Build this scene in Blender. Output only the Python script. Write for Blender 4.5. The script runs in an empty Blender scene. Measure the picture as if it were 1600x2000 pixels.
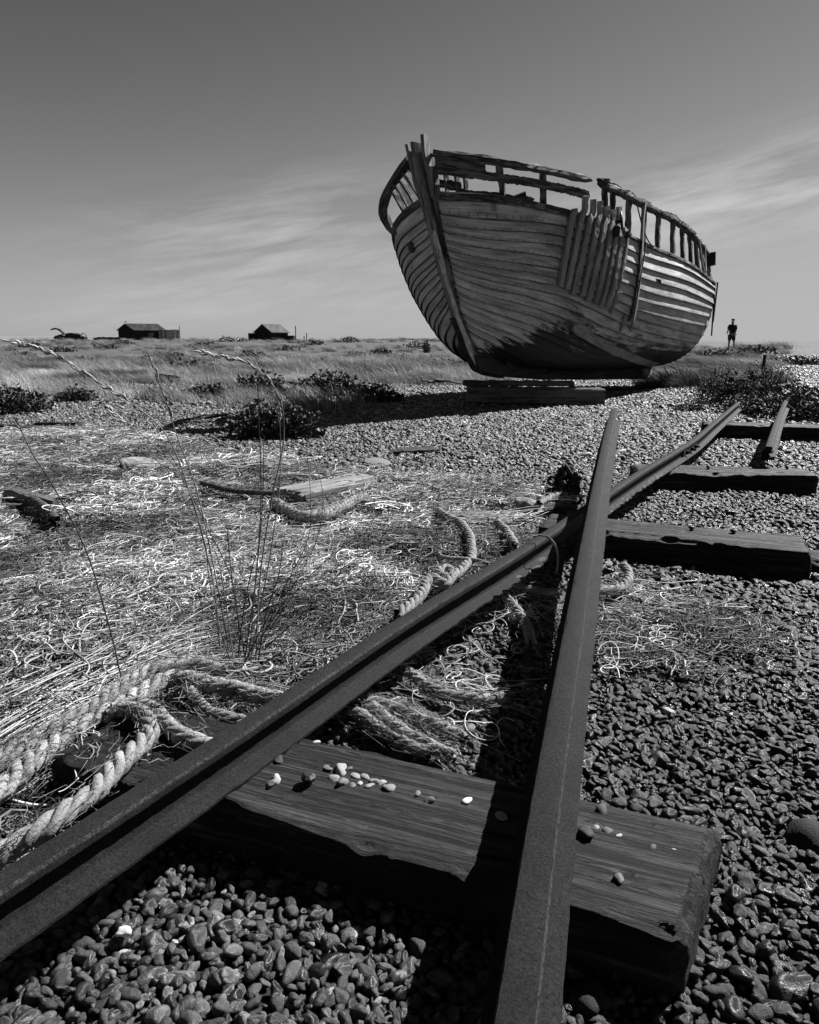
import bpy, bmesh, math, random
import numpy as np
from mathutils import Vector, Matrix, noise as mnoise
R = math.radians
random.seed(7); rng = np.random.default_rng(7)
S = bpy.context.scene
COL = S.collection

# ------------------------------------------------------------------ camera
F = 1400.; CH = 1.15; PIT = math.atan(333 / 1400.)
cam = bpy.data.cameras.new("camera"); camo = bpy.data.objects.new("camera", cam); COL.objects.link(camo)
cam.sensor_fit = 'VERTICAL'; cam.sensor_height = 30; cam.lens = 30 * F / 2000
cam.clip_start = 0.02; cam.clip_end = 20000
camo.location = (0, 0, CH); camo.rotation_euler = (math.pi / 2 - PIT, 0, 0)
S.camera = camo

# ------------------------------------------------------------------ light
SUN_AZ, SUN_EL = 56, 44          # degrees right of the view direction, above the horizon
sun = bpy.data.lights.new("sun", 'SUN'); sun.energy = 5.0; sun.angle = R(0.5); sun.color = (1, 1, 1)
suno = bpy.data.objects.new("sun", sun); COL.objects.link(suno)
sd = Vector((math.sin(R(SUN_AZ)) * math.cos(R(SUN_EL)), math.cos(R(SUN_AZ)) * math.cos(R(SUN_EL)), math.sin(R(SUN_EL))))
suno.rotation_euler = (-sd).to_track_quat('-Z', 'Y').to_euler()
W = bpy.data.worlds.new("World"); S.world = W; W.use_nodes = True
wn = W.node_tree; wn.nodes.clear()
def N(nt, t, **k):
    n = nt.nodes.new(t)
    for a, b in k.items():
        if a in ('ins',):
            for i, v in b.items(): n.inputs[i].default_value = v
        else: setattr(n, a, b)
    return n
def L(nt, a, b): nt.links.new(a, b)
def MTH(nt, op, a, b=None, c=None, clamp=False):
    n = nt.nodes.new('ShaderNodeMath'); n.operation = op; n.use_clamp = clamp
    for i, v in enumerate((a, b, c)):
        if v is None: continue
        if isinstance(v, (int, float)): n.inputs[i].default_value = v
        else: nt.links.new(v, n.inputs[i])
    return n.outputs[0]
def MAPR(nt, x, a, b, c=0., d=1., kind='LINEAR'):
    n = nt.nodes.new('ShaderNodeMapRange'); n.interpolation_type = kind
    for i, v in zip((1, 2, 3, 4), (a, b, c, d)): n.inputs[i].default_value = v
    nt.links.new(x, n.inputs[0]); return n.outputs[0]
sky = N(wn, 'ShaderNodeTexSky', sky_type='NISHITA', sun_disc=False, sun_elevation=R(SUN_EL), sun_rotation=R(SUN_AZ),
        altitude=0, air_density=1.0, dust_density=.5, ozone_density=1.0)
# black and white photograph through a red filter: only the red light of the sky reaches the film
sep = N(wn, 'ShaderNodeSeparateColor'); L(wn, sky.outputs[0], sep.inputs[0])
red = sep.outputs[0]
tc = N(wn, 'ShaderNodeTexCoord'); sx = N(wn, 'ShaderNodeSeparateXYZ'); L(wn, tc.outputs['Generated'], sx.inputs[0])
# film response of the red light: a soft shoulder towards the horizon, the unseen zenith dimmed to deepen shadows
pol = MTH(wn, 'MULTIPLY', MAPR(wn, sx.outputs[2], .10, .36, 1.0, .70), MAPR(wn, sx.outputs[2], .36, .85, 1.0, .35))
sh = MTH(wn, 'SUBTRACT', 1.0, MTH(wn, 'EXPONENT', MTH(wn, 'MULTIPLY', MTH(wn, 'POWER', MTH(wn, 'DIVIDE', red, 3.4), 1.4), -1.)))
skyv = MTH(wn, 'MULTIPLY', MTH(wn, 'MULTIPLY', sh, pol), 3.6)
# thin streaked cirrus, in azimuth and elevation
azm = MTH(wn, 'ARCTAN2', sx.outputs[0], sx.outputs[1])
ee = MTH(wn, 'SUBTRACT', sx.outputs[2], MTH(wn, 'MULTIPLY', azm, .16))
cv = N(wn, 'ShaderNodeCombineXYZ'); L(wn, MTH(wn, 'MULTIPLY', azm, 3.4), cv.inputs[0]); L(wn, MTH(wn, 'MULTIPLY', ee, 24.), cv.inputs[1])
n1 = N(wn, 'ShaderNodeTexNoise', ins={'Scale': 1.3, 'Detail': 9, 'Roughness': .66, 'Distortion': .25}); L(wn, cv.outputs[0], n1.inputs['Vector'])
cv2 = N(wn, 'ShaderNodeCombineXYZ'); L(wn, MTH(wn, 'MULTIPLY', azm, 1.6), cv2.inputs[0]); L(wn, MTH(wn, 'MULTIPLY', ee, 7.), cv2.inputs[1]); cv2.inputs[2].default_value = 4.
n2 = N(wn, 'ShaderNodeTexNoise', ins={'Scale': 1.1, 'Detail': 3, 'Roughness': .5}); L(wn, cv2.outputs[0], n2.inputs['Vector'])
def blob(a0, e0, wa, we):
    da = MTH(wn, 'DIVIDE', MTH(wn, 'SUBTRACT', azm, a0), wa); de = MTH(wn, 'DIVIDE', MTH(wn, 'SUBTRACT', ee, e0), we)
    return MTH(wn, 'EXPONENT', MTH(wn, 'MULTIPLY', MTH(wn, 'ADD', MTH(wn, 'MULTIPLY', da, da), MTH(wn, 'MULTIPLY', de, de)), -1.))
area = MTH(wn, 'ADD', MTH(wn, 'ADD', blob(-.17, .165, .22, .055), MTH(wn, 'MULTIPLY', blob(.50, .10, .36, .05), 1.35)), MTH(wn, 'MULTIPLY', blob(-.1, .07, .7, .05), .45))
cl = MTH(wn, 'MULTIPLY', MAPR(wn, n1.outputs[0], .40, .70), area)
cl = MTH(wn, 'MULTIPLY', cl, MAPR(wn, n2.outputs[0], .3, .6, .4, 1.))
tot = MTH(wn, 'ADD', skyv, MTH(wn, 'MULTIPLY', cl, 1.75))
cmb = N(wn, 'ShaderNodeCombineColor')
for i in range(3): L(wn, tot, cmb.inputs[i])
bg = N(wn, 'ShaderNodeBackground'); bg.inputs[1].default_value = 0.05; L(wn, cmb.outputs[0], bg.inputs[0])
wo = N(wn, 'ShaderNodeOutputWorld'); L(wn, bg.outputs[0], wo.inputs[0])
S.view_settings.view_transform = 'Standard'; S.view_settings.look = 'None'
S.view_settings.exposure = 1.4; S.view_settings.gamma = 1.0
S.cycles.max_bounces = 5; S.cycles.diffuse_bounces = 2; S.cycles.transparent_max_bounces = 4

# ------------------------------------------------------------------ maths helpers
_f = np.array([0, math.cos(PIT), -math.sin(PIT)]); _u = np.array([0, math.sin(PIT), math.cos(PIT)]); _r = np.array([1., 0, 0])
def ray(x, y): return _f + (x - 800) / F * _r + (1000 - y) / F * _u
def gz(x, y, z=0.):                       # the point at height z seen at photo coordinates x, y
    r = ray(x, y); return np.array([0, 0, CH]) + r * (z - CH) / r[2]
def gy(x, y, Y):                          # the point at distance Y seen there
    r = ray(x, y); return np.array([0, 0, CH]) + r * Y / r[1]
def proj(p):
    p = np.asarray(p, float) - np.array([0, 0, CH]); d = p @ _f
    return np.stack([800 + F * p[..., 0] / d, 1000 - F * (p @ _u) / d, d], -1)
def sstep(a, b, x): t = np.clip((x - a) / (b - a), 0, 1); return t * t * (3 - 2 * t)
_h = rng.random((64, 64))
def vnoise(x, y):
    x = np.asarray(x, float); y = np.asarray(y, float); xi = np.floor(x).astype(int); yi = np.floor(y).astype(int)
    fx = x - xi; fy = y - yi; fx = fx * fx * (3 - 2 * fx); fy = fy * fy * (3 - 2 * fy)
    a = _h[xi % 64, yi % 64]; b = _h[(xi + 1) % 64, yi % 64]; c = _h[xi % 64, (yi + 1) % 64]; d = _h[(xi + 1) % 64, (yi + 1) % 64]
    return (a * (1 - fx) + b * fx) * (1 - fy) + (c * (1 - fx) + d * fx) * fy
def fbm(x, y, o=4):
    s = 0; a = .5
    for i in range(o): s = s + a * vnoise(x * 2 ** i + 17 * i, y * 2 ** i + 5 * i); a *= .5
    return s
def height(X, Y):
    X = np.asarray(X, float); Y = np.asarray(Y, float)
    rt = sstep(.1, .6, X / np.maximum(np.abs(Y), 5))
    z = .05 * sstep(4, 11, Y) + 1.36 * sstep(28, 140, Y) * (1 - rt) + .95 * sstep(25, 85, Y) * rt
    z = z + .30 * np.exp(-((X - 22) ** 2 / 60 + (Y - 49) ** 2 / 50)) + .16 * np.exp(-((X - 8.2) ** 2 / 10 + (Y - 15.5) ** 2 / 12))
    z = z + (fbm(X * .22 + 3, Y * .22) - .47) * .30 * sstep(9, 30, Y) + (fbm(X * 1.1, Y * 1.1, 3) - .44) * .05 * sstep(3, 8, Y)
    z = z + (fbm(X * 2.3 + 9, Y * 2.3, 3) - .44) * .05 * (1 - sstep(5, 9, Y))
    z = z - .05 * np.exp(-((X - .5) ** 2 + (Y - .92) ** 2) / .08)
    z = z - .9 * sstep(400, 1500, np.hypot(X, Y))
    return z

# ------------------------------------------------------------------ object helpers
def tag(o, label=None, cat=None, group=None, kind=None):
    if label: o['label'] = label
    if cat: o['category'] = cat
    if group: o['group'] = group
    if kind: o['kind'] = kind
    return o
def empty(name, loc, rz=0., **k):
    o = bpy.data.objects.new(name, None); COL.objects.link(o); o.location = loc; o.rotation_euler[2] = rz; o.empty_display_size = .1
    return tag(o, **k)
def mesh_np(name, V, Q, mat, parent=None, smooth=True, uv=None, link=True, mats=None, midx=None):
    V = np.asarray(V, np.float32); me = bpy.data.meshes.new(name)
    if isinstance(Q, np.ndarray):
        n, k = Q.shape
        me.vertices.add(len(V)); me.vertices.foreach_set('co', V.ravel())
        me.loops.add(n * k); me.loops.foreach_set('vertex_index', Q.astype(np.int32).ravel())
        me.polygons.add(n); me.polygons.foreach_set('loop_start', np.arange(0, n * k, k, dtype=np.int32))
        me.update(calc_edges=True)
    else:
        me.from_pydata([tuple(map(float, v)) for v in V], [], [tuple(map(int, q)) for q in Q]); me.update()
    if uv is not None:
        ul = me.uv_layers.new(name='UVMap'); li = np.empty(len(me.loops), np.int32); me.loops.foreach_get('vertex_index', li)
        ul.data.foreach_set('uv', np.asarray(uv, np.float32)[li].ravel())
    me.validate()
    me.polygons.foreach_set('use_smooth', [smooth] * len(me.polygons))
    me.materials.append(mat)
    o = bpy.data.objects.new(name, me)
    if link: COL.objects.link(o)
    if parent is not None: o.parent = parent
    return o
def local(o, parent):     # points were given in world space: keep them there under an unrotated parent
    o.parent = parent; o.location = -parent.location; return o
class MB:
    def __init__(s): s.V = []; s.Q = []; s.n = 0; s.U = []
    def add(s, V, Q, uv=None):
        V = np.asarray(V, float); s.V.append(V); s.Q += [[i + s.n for i in q] for q in Q]; s.n += len(V)
        s.U.append(np.asarray(uv, float) if uv is not None else np.zeros((len(V), 2)))
    def build(s, name, mat, parent=None, smooth=False):
        return mesh_np(name, np.concatenate(s.V), s.Q, mat, parent, smooth, np.concatenate(s.U))
def unit(v): v = np.asarray(v, float); return v / (np.linalg.norm(v, axis=-1, keepdims=True) + 1e-12)
def tangents(P): t = np.gradient(P, axis=0); return unit(t)
def sweep(mb, P, prof, nrm, jit=0., scale=None, caps=True, uvo=0.):
    """sweep a closed profile [(a,b)] along P; a = sideways (tangent x normal), b = along normal"""
    P = np.asarray(P, float); T = tangents(P); nrm = np.broadcast_to(np.asarray(nrm, float), P.shape)
    nr = unit(nrm - (nrm * T).sum(1, keepdims=True) * T); sd_ = np.cross(T, nr); prof = np.asarray(prof, float); k = len(prof); n = len(P)
    sc = np.ones(n) if scale is None else np.asarray(scale)
    A = prof[None, :, 0] * sc[:, None]; B = prof[None, :, 1] * sc[:, None]
    if jit: A = A + rng.normal(0, jit, (n, k)); B = B + rng.normal(0, jit, (n, k))
    V = P[:, None] + A[..., None] * sd_[:, None] + B[..., None] * nr[:, None]
    dist = np.r_[0, np.cumsum(np.linalg.norm(np.diff(P, axis=0), axis=1))]
    per = np.r_[0, np.cumsum(np.linalg.norm(np.diff(prof, axis=0), axis=1))]
    UV = np.stack([np.repeat(dist[:, None], k, 1) + uvo, np.repeat(per[None], n, 0) + uvo * .37], -1)
    Q = [[i * k + j, i * k + (j + 1) % k, (i + 1) * k + (j + 1) % k, (i + 1) * k + j] for i in range(n - 1) for j in range(k)]
    if caps: Q += [list(range(k))[::-1], [(n - 1) * k + j for j in range(k)]]
    mb.add(V.reshape(-1, 3), Q, UV.reshape(-1, 2))
def rect(w, h, z0=None, bev=.0):
    a = w / 2; b0, b1 = (-h / 2, h / 2) if z0 is None else (z0, z0 + h)
    if not bev: return [(-a, b0), (a, b0), (a, b1), (-a, b1)]
    e = bev; return [(-a + e, b0), (a - e, b0), (a, b0 + e), (a, b1 - e), (a - e, b1), (-a + e, b1), (-a, b1 - e), (-a, b0 + e)]
def resample(P, n):
    P = np.asarray(P, float); d = np.r_[0, np.cumsum(np.linalg.norm(np.diff(P, axis=0), axis=1))]; t = np.linspace(0, d[-1], n)
    return np.stack([np.interp(t, d, P[:, i]) for i in range(3)], -1)
def crom(P, n=8):         # Catmull-Rom
    P = np.asarray(P, float); P = np.vstack([2 * P[0] - P[1], P, 2 * P[-1] - P[-2]]); out = []
    for i in range(1, len(P) - 2):
        for t in np.linspace(0, 1, n, endpoint=False):
            a, b, c, d = P[i - 1:i + 3]
            out.append(.5 * (2 * b + (c - a) * t + (2 * a - 5 * b + 4 * c - d) * t * t + (3 * b - a - 3 * c + d) * t ** 3))
    out.append(P[-2]); return np.array(out)
def tubes(paths, radii, k=4, flat=1.0):
    """many thin tubes at once: paths (M,n,3), radii (M,) or (M,n)"""
    P = np.asarray(paths, float); M_, n, _ = P.shape; T = unit(np.gradient(P, axis=1))
    up = np.zeros_like(T); up[..., 2] = 1; sd_ = np.cross(T, up); bad = np.linalg.norm(sd_, axis=-1) < 1e-3; sd_[bad] = (1, 0, 0); sd_ = unit(sd_); nr = np.cross(sd_, T)
    r = np.asarray(radii, float); r = r[:, None] * np.ones((1, n)) if r.ndim == 1 else r
    a = np.arange(k) * 2 * math.pi / k
    V = P[:, :, None] + r[:, :, None, None] * (np.cos(a)[None, None, :, None] * sd_[:, :, None] + flat * np.sin(a)[None, None, :, None] * nr[:, :, None])
    i = np.arange(n - 1)[:, None] * k; j = np.arange(k)[None]; j2 = (j + 1) % k
    q = np.stack([i + j, i + j2, i + k + j2, i + k + j], -1).reshape(-1, 4)
    Q = (q[None] + (np.arange(M_) * n * k)[:, None, None]).reshape(-1, 4)
    return V.reshape(-1, 3), Q
def revolve(mb, prof, c, axis, seg=20):     # prof [(r, h)]
    axis = unit(axis); t = np.array([0, 0, 1.]) if abs(axis[2]) < .9 else np.array([1., 0, 0]); a = unit(np.cross(axis, t)); b = np.cross(axis, a)
    V = []; k = seg
    for r_, h_ in prof:
        for i in range(k):
            th = 2 * math.pi * i / k; V.append(np.asarray(c) + axis * h_ + r_ * (math.cos(th) * a + math.sin(th) * b))
    Q = [[i * k + j, i * k + (j + 1) % k, (i + 1) * k + (j + 1) % k, (i + 1) * k + j] for i in range(len(prof) - 1) for j in range(k)]
    Q += [list(range(k))[::-1], [(len(prof) - 1) * k + j for j in range(k)]]
    mb.add(V, Q)
def boxm(mb, c, size, rz=0., jit=0.):
    c = np.asarray(c, float); s = np.asarray(size) / 2; V = []
    for x, y, z in [(-1, -1, -1), (1, -1, -1), (1, 1, -1), (-1, 1, -1), (-1, -1, 1), (1, -1, 1), (1, 1, 1), (-1, 1, 1)]:
        v = np.array([x, y, z]) * s; v = np.array([v[0] * math.cos(rz) - v[1] * math.sin(rz), v[0] * math.sin(rz) + v[1] * math.cos(rz), v[2]]); V.append(c + v + (rng.normal(0, jit, 3) if jit else 0))
    mb.add(V, [[0, 3, 2, 1], [4, 5, 6, 7], [0, 1, 5, 4], [1, 2, 6, 5], [2, 3, 7, 6], [3, 0, 4, 7]])
def scatter(name, pts, rot, scl, idx, protos, tone=None, parent=None):
    me = bpy.data.meshes.new(name); n = len(pts); me.vertices.add(n); me.vertices.foreach_set('co', np.asarray(pts, np.float32).ravel())
    for nm, arr in (('rot', rot), ('scl', scl)):
        a = me.attributes.new(nm, 'FLOAT_VECTOR', 'POINT'); a.data.foreach_set('vector', np.asarray(arr, np.float32).ravel())
    a = me.attributes.new('idx', 'INT', 'POINT'); a.data.foreach_set('value', np.asarray(idx, np.int32))
    a = me.attributes.new('tone', 'FLOAT', 'POINT'); a.data.foreach_set('value', np.asarray(tone if tone is not None else rng.random(n), np.float32))
    o = bpy.data.objects.new(name, me); COL.objects.link(o)
    col = bpy.data.collections.new(name + '_shapes')
    for p in protos: col.objects.link(p)
    g = bpy.data.node_groups.new(name + '_nodes', 'GeometryNodeTree')
    g.interface.new_socket('Geometry', in_out='INPUT', socket_type='NodeSocketGeometry'); g.interface.new_socket('Geometry', in_out='OUTPUT', socket_type='NodeSocketGeometry')
    gi = g.nodes.new('NodeGroupInput'); go = g.nodes.new('NodeGroupOutput')
    iop = g.nodes.new('GeometryNodeInstanceOnPoints'); ci = g.nodes.new('GeometryNodeCollectionInfo')
    ci.inputs['Collection'].default_value = col; ci.inputs['Separate Children'].default_value = True; ci.inputs['Reset Children'].default_value = True
    iop.inputs['Pick Instance'].default_value = True
    def attr(nm, dt):
        a = g.nodes.new('GeometryNodeInputNamedAttribute'); a.data_type = dt; a.inputs['Name'].default_value = nm
        return [s for s in a.outputs if s.enabled and s.name == 'Attribute'][0]
    e2r = g.nodes.new('FunctionNodeEulerToRotation')
    g.links.new(attr('rot', 'FLOAT_VECTOR'), e2r.inputs[0]); g.links.new(e2r.outputs[0], iop.inputs['Rotation'])
    g.links.new(attr('scl', 'FLOAT_VECTOR'), iop.inputs['Scale']); g.links.new(attr('idx', 'INT'), iop.inputs['Instance Index'])
    g.links.new(gi.outputs[0], iop.inputs['Points']); g.links.new(ci.outputs[0], iop.inputs['Instance']); g.links.new(iop.outputs[0], go.inputs[0])
    md = o.modifiers.new('scatter', 'NODES'); md.node_group = g
    return o
def inpoly(x, y, poly):
    x = np.asarray(x); y = np.asarray(y); ins = np.zeros(x.shape, bool); n = len(poly)
    for i in range(n):
        x1, y1 = poly[i]; x2, y2 = poly[(i + 1) % n]
        c = ((y1 > y) != (y2 > y)) & (x < (x2 - x1) * (y - y1) / (y2 - y1 + 1e-12) + x1); ins ^= c
    return ins

# ------------------------------------------------------------------ materials (all grey: the photograph is black and white)
def newmat(name, rough=.8, spec=.3):
    m = bpy.data.materials.new(name); m.use_nodes = True; nt = m.node_tree; nt['matname'] = name; b = nt.nodes['Principled BSDF']
    b.inputs['Roughness'].default_value = rough; b.inputs['Specular IOR Level'].default_value = spec; return m, nt, b
FILM = {'frayed_net_twine': 1.0, 'bleached_cord': .95, 'hemp_rope': .8, 'dirty_rope': .7, 'weathered_hull_paint': .85, 'bleached_stem_facing': .9, 'dry_grass': .8, 'sea_kale_leaf': .8, 'wiry_leaf': .8, 'seed_head': .9, 'pale_stalk': .8,
        'white_bag': 1., 'driftwood': .6, 'flint_pebble': .60, 'shingle': .60, 'creosoted_timber': 1., 'rusty_steel': .62, 'distant_hill_fields': .8, 'stem_timber': .8, 'batten_timber': .85, 'bleached_bulwark_timber': .85}
def setgray(nt, b, v):
    v = MTH(nt, 'MULTIPLY', v, FILM.get(nt['matname'], .65))
    c = N(nt, 'ShaderNodeCombineColor')
    for i in range(3): L(nt, v, c.inputs[i])
    L(nt, c.outputs[0], b.inputs['Base Color'])
def coords(nt, kind, scale=(1, 1, 1)):
    t = N(nt, 'ShaderNodeTexCoord'); mpg = N(nt, 'ShaderNodeMapping'); mpg.inputs['Scale'].default_value = scale; L(nt, t.outputs[kind], mpg.inputs[0]); return mpg.outputs[0]
def noise(nt, vec, scale, detail=4, rough=.55, dist=0.):
    n = N(nt, 'ShaderNodeTexNoise', ins={'Scale': scale, 'Detail': detail, 'Roughness': rough, 'Distortion': dist}); L(nt, vec, n.inputs['Vector']); return n.outputs[0]
def bump(nt, b, h, strength=.5, dist=.01):
    n = N(nt, 'ShaderNodeBump'); n.inputs['Strength'].default_value = strength; n.inputs['Distance'].default_value = dist; L(nt, h, n.inputs['Height']); L(nt, n.outputs[0], b.inputs['Normal'])
def simple(name, lo, hi, scale=8., rough=.85, spec=.2, coord='Object', bs=.4, bd=.01, detail=5, sc3=(1, 1, 1)):
    m, nt, b = newmat(name, rough, spec); v = coords(nt, coord, sc3); n = noise(nt, v, scale, detail, .6)
    setgray(nt, b, MAPR(nt, n, .3, .7, lo, hi)); bump(nt, b, n, bs, bd); return m
def wood(name, lo, hi, coord='UV', along=1.6, across=34., crack=.5, rough=.85, bd=.006, tar=0.):
    m, nt, b = newmat(name, rough, .25)
    v = coords(nt, coord, (along, across, across if coord != 'UV' else 1)); g = noise(nt, v, 1., 7, .65, .25)
    v2 = coords(nt, coord, (along * 3, across * 3.2, across * 3.2 if coord != 'UV' else 1)); g2 = noise(nt, v2, 1., 5, .6)
    v3 = coords(nt, coord, (1.2, 2.2, 2.2)); big = noise(nt, v3, 1.5, 5, .6)
    ck = MAPR(nt, g, .36, .43, 0, 1)
    x = MTH(nt, 'ADD', MTH(nt, 'MULTIPLY', g, .6), MTH(nt, 'MULTIPLY', g2, .4))
    col = MAPR(nt, x, .36, .64, lo, hi)
    col = MTH(nt, 'MULTIPLY', col, MAPR(nt, big, .3, .7, .55, 1.25))
    col = MTH(nt, 'MULTIPLY', col, MTH(nt, 'ADD', MTH(nt, 'MULTIPLY', ck, crack), 1 - crack))
    if tar:
        tn = noise(nt, coords(nt, coord, (.9, 3, 3)), 2.2, 8, .7); col = MTH(nt, 'MULTIPLY', col, MAPR(nt, tn, .47, .53, 1 - tar, 1))
    setgray(nt, b, col)
    hgt = MTH(nt, 'ADD', MTH(nt, 'MULTIPLY', ck, .8), x); bump(nt, b, hgt, .9, bd); return m

m_sleeper, nt, b = newmat('creosoted_timber', .62, .3)
g1 = noise(nt, coords(nt, 'Object', (2.2, 170, 170)), 1., 6, .75, .3); g2 = noise(nt, coords(nt, 'Object', (1.3, 44, 44)), 1., 8, .75, .6); g3 = noise(nt, coords(nt, 'Object', (2.5, 7, 7)), 1.4, 6, .65)
rdg = MTH(nt, 'POWER', MAPR(nt, MTH(nt, 'ADD', MTH(nt, 'MULTIPLY', g1, .55), MTH(nt, 'MULTIPLY', g2, .45)), .42, .60), 2.0)
ckk = MAPR(nt, g2, .43, .50, .03, 1.); silver = MAPR(nt, g3, .38, .66, .006, .074)
setgray(nt, b, MTH(nt, 'ADD', .0012, MTH(nt, 'MULTIPLY', MTH(nt, 'MULTIPLY', rdg, silver), ckk)))
bump(nt, b, MTH(nt, 'ADD', MTH(nt, 'ADD', MTH(nt, 'MULTIPLY', g1, .5), MTH(nt, 'MULTIPLY', g2, 1.2)), MTH(nt, 'MULTIPLY', ckk, .5)), 1., .010)
m_beam = wood('weathered_beam', .05, .20, 'Object', 1.0, 26, .7, .85, .01)
m_bulwark = wood('bleached_bulwark_timber', .05, .26, 'UV', 1.5, 30, .7, .85, .01, tar=.75)
m_batten = wood('batten_timber', .16, .40, 'UV', 2., 40, .6, .85, .006)
m_stem = wood('stem_timber', .08, .42, 'UV', .9, 14, .75, .8, .012, tar=.5)
m_facing = wood('bleached_stem_facing', .35, .85, 'UV', 1.2, 18, .5, .8, .01, tar=.35)
m_keel = wood('tarred_keel', .02, .07, 'Object', 1.5, 20, .7, .8, .01)
m_drift = wood('driftwood', .14, .42, 'Object', 1.5, 30, .6, .9, .006)
m_shed = wood('tarred_boards', .005, .034, 'Object', 1, 5, .5, .8, .01)
m_fencewood = wood('grey_fence_boards', .14, .42, 'Object', 1, 6, .4, .9, .01)
m_roof = simple('felt_roof', .05, .16, 1.2, .8)
m_black = simple('black_iron', .006, .02, 20, .6, .4)
m_chain = simple('rusty_chain', .012, .045, 40, .8, .3, bs=.8, bd=.01)
m_white = simple('white_bag', .5, .75, 6, .7)

# rusty rail steel
m_rail, nt, b = newmat('rusty_steel', .75, .12)
v = coords(nt, 'Object'); n = noise(nt, v, 170, 6, .8); nb = noise(nt, v, 9, 6, .65); ns = noise(nt, v, 900, 2, .5)
col = MTH(nt, 'MULTIPLY', MAPR(nt, n, .36, .64, .002, .034), MAPR(nt, nb, .3, .7, .6, 1.4))
tu = N(nt, 'ShaderNodeTexCoord'); suv = N(nt, 'ShaderNodeSeparateXYZ'); L(nt, tu.outputs['UV'], suv.inputs[0])   # worn arris of the rail head, its sun highlight put into the colour
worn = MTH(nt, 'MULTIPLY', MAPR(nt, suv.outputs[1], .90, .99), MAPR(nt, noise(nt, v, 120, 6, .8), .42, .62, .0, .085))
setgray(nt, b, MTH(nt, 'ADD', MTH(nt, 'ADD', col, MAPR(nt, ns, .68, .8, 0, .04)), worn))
L(nt, MAPR(nt, nb, .3, .7, .6, .8), b.inputs['Roughness'])
bump(nt, b, MTH(nt, 'ADD', n, MTH(nt, 'MULTIPLY', nb, 1.5)), .9, .005)
m_flake = simple('flaking_rust', .02, .10, 28, .8, .3, bs=.9, bd=.02, detail=9)

# pebbles: the tone of each stone comes with the stone
m_peb, nt, b = newmat('flint_pebble', .40, .42)
at = N(nt, 'ShaderNodeAttribute', attribute_type='INSTANCER', attribute_name='tone')
v = coords(nt, 'Object'); oi = N(nt, 'ShaderNodeObjectInfo')
va = N(nt, 'ShaderNodeVectorMath', operation='ADD'); L(nt, v, va.inputs[0]); cc = N(nt, 'ShaderNodeCombineXYZ'); L(nt, MTH(nt, 'MULTIPLY', oi.outputs['Random'], 40.), cc.inputs[0]); L(nt, cc.outputs[0], va.inputs[1])
n = noise(nt, va.outputs[0], 2.4, 7, .68, .6); n_f = noise(nt, va.outputs[0], 16, 4, .6)
mot = MTH(nt, 'MULTIPLY', MAPR(nt, n, .38, .66, .55, 1.7), MAPR(nt, n_f, .3, .7, .8, 1.2))
setgray(nt, b, MTH(nt, 'MULTIPLY', at.outputs['Fac'], mot))
L(nt, MAPR(nt, oi.outputs['Random'], 0, 1, .26, .68), b.inputs['Roughness'])
bump(nt, b, MTH(nt, 'ADD', n, MTH(nt, 'MULTIPLY', n_f, .3)), .35, .12)

# shingle ground sheet
m_gnd, nt, b = newmat('shingle', .85, .25)
v = coords(nt, 'Object')
def vor(scale):
    q = N(nt, 'ShaderNodeTexVoronoi', ins={'Scale': scale, 'Randomness': 1.}); L(nt, v, q.inputs['Vector']); return q
v1 = vor(22.); sc = N(nt, 'ShaderNodeSeparateColor'); L(nt, v1.outputs['Color'], sc.inputs[0])
v2_ = vor(7.); sc2 = N(nt, 'ShaderNodeSeparateColor'); L(nt, v2_.outputs['Color'], sc2.inputs[0])
pos = N(nt, 'ShaderNodeNewGeometry'); sp = N(nt, 'ShaderNodeSeparateXYZ'); L(nt, pos.outputs['Position'], sp.inputs[0])
dist = MTH(nt, 'SQRT', MTH(nt, 'ADD', MTH(nt, 'POWER', sp.outputs[0], 2), MTH(nt, 'POWER', sp.outputs[1], 2)))
far = MAPR(nt, dist, 14, 30)
bigp = noise(nt, v, .35, 6, .6); midn = noise(nt, v, 3., 5, .6)
cell = MTH(nt, 'MULTIPLY', sc.outputs[0], sc2.outputs[1])
base = MAPR(nt, cell, 0, .7, .05, .19)
base = MTH(nt, 'MULTIPLY', base, MAPR(nt, midn, .3, .7, .7, 1.3)); base = MTH(nt, 'MULTIPLY', base, MAPR(nt, bigp, .3, .7, .7, 1.25))
fmix = N(nt, 'ShaderNodeMix', data_type='FLOAT'); L(nt, far, fmix.inputs[0]); L(nt, MTH(nt, 'MULTIPLY', base, .45), fmix.inputs[2]); L(nt, base, fmix.inputs[3])
setgray(nt, b, fmix.outputs[0])
bump(nt, b, MTH(nt, 'ADD', v1.outputs['Distance'], MTH(nt, 'MULTIPLY', v2_.outputs['Distance'], .8)), -.9, .05)

m_net, nt, b = newmat('frayed_net_twine', .75, .25)
at = N(nt, 'ShaderNodeAttribute', attribute_type='INSTANCER', attribute_name='tone'); v = coords(nt, 'Object'); n = noise(nt, v, 7, 3, .6)
gm = N(nt, 'ShaderNodeNewGeometry'); rnd = gm.outputs['Random Per Island']
setgray(nt, b, MTH(nt, 'MULTIPLY', MTH(nt, 'MULTIPLY', at.outputs['Fac'], MAPR(nt, MTH(nt, 'POWER', rnd, 1.6), 0, 1, .12, 1.7)), MAPR(nt, n, .35, .65, .5, 1.3)))
m_strand, nt, b = newmat('bleached_cord', .7, .3)
gm = N(nt, 'ShaderNodeNewGeometry'); rnd = gm.outputs['Random Per Island']; n = noise(nt, coords(nt, 'Object'), 60, 3, .6)
setgray(nt, b, MTH(nt, 'MULTIPLY', MAPR(nt, rnd, 0, 1, .08, .6), MAPR(nt, n, .3, .7, .7, 1.2)))
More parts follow.
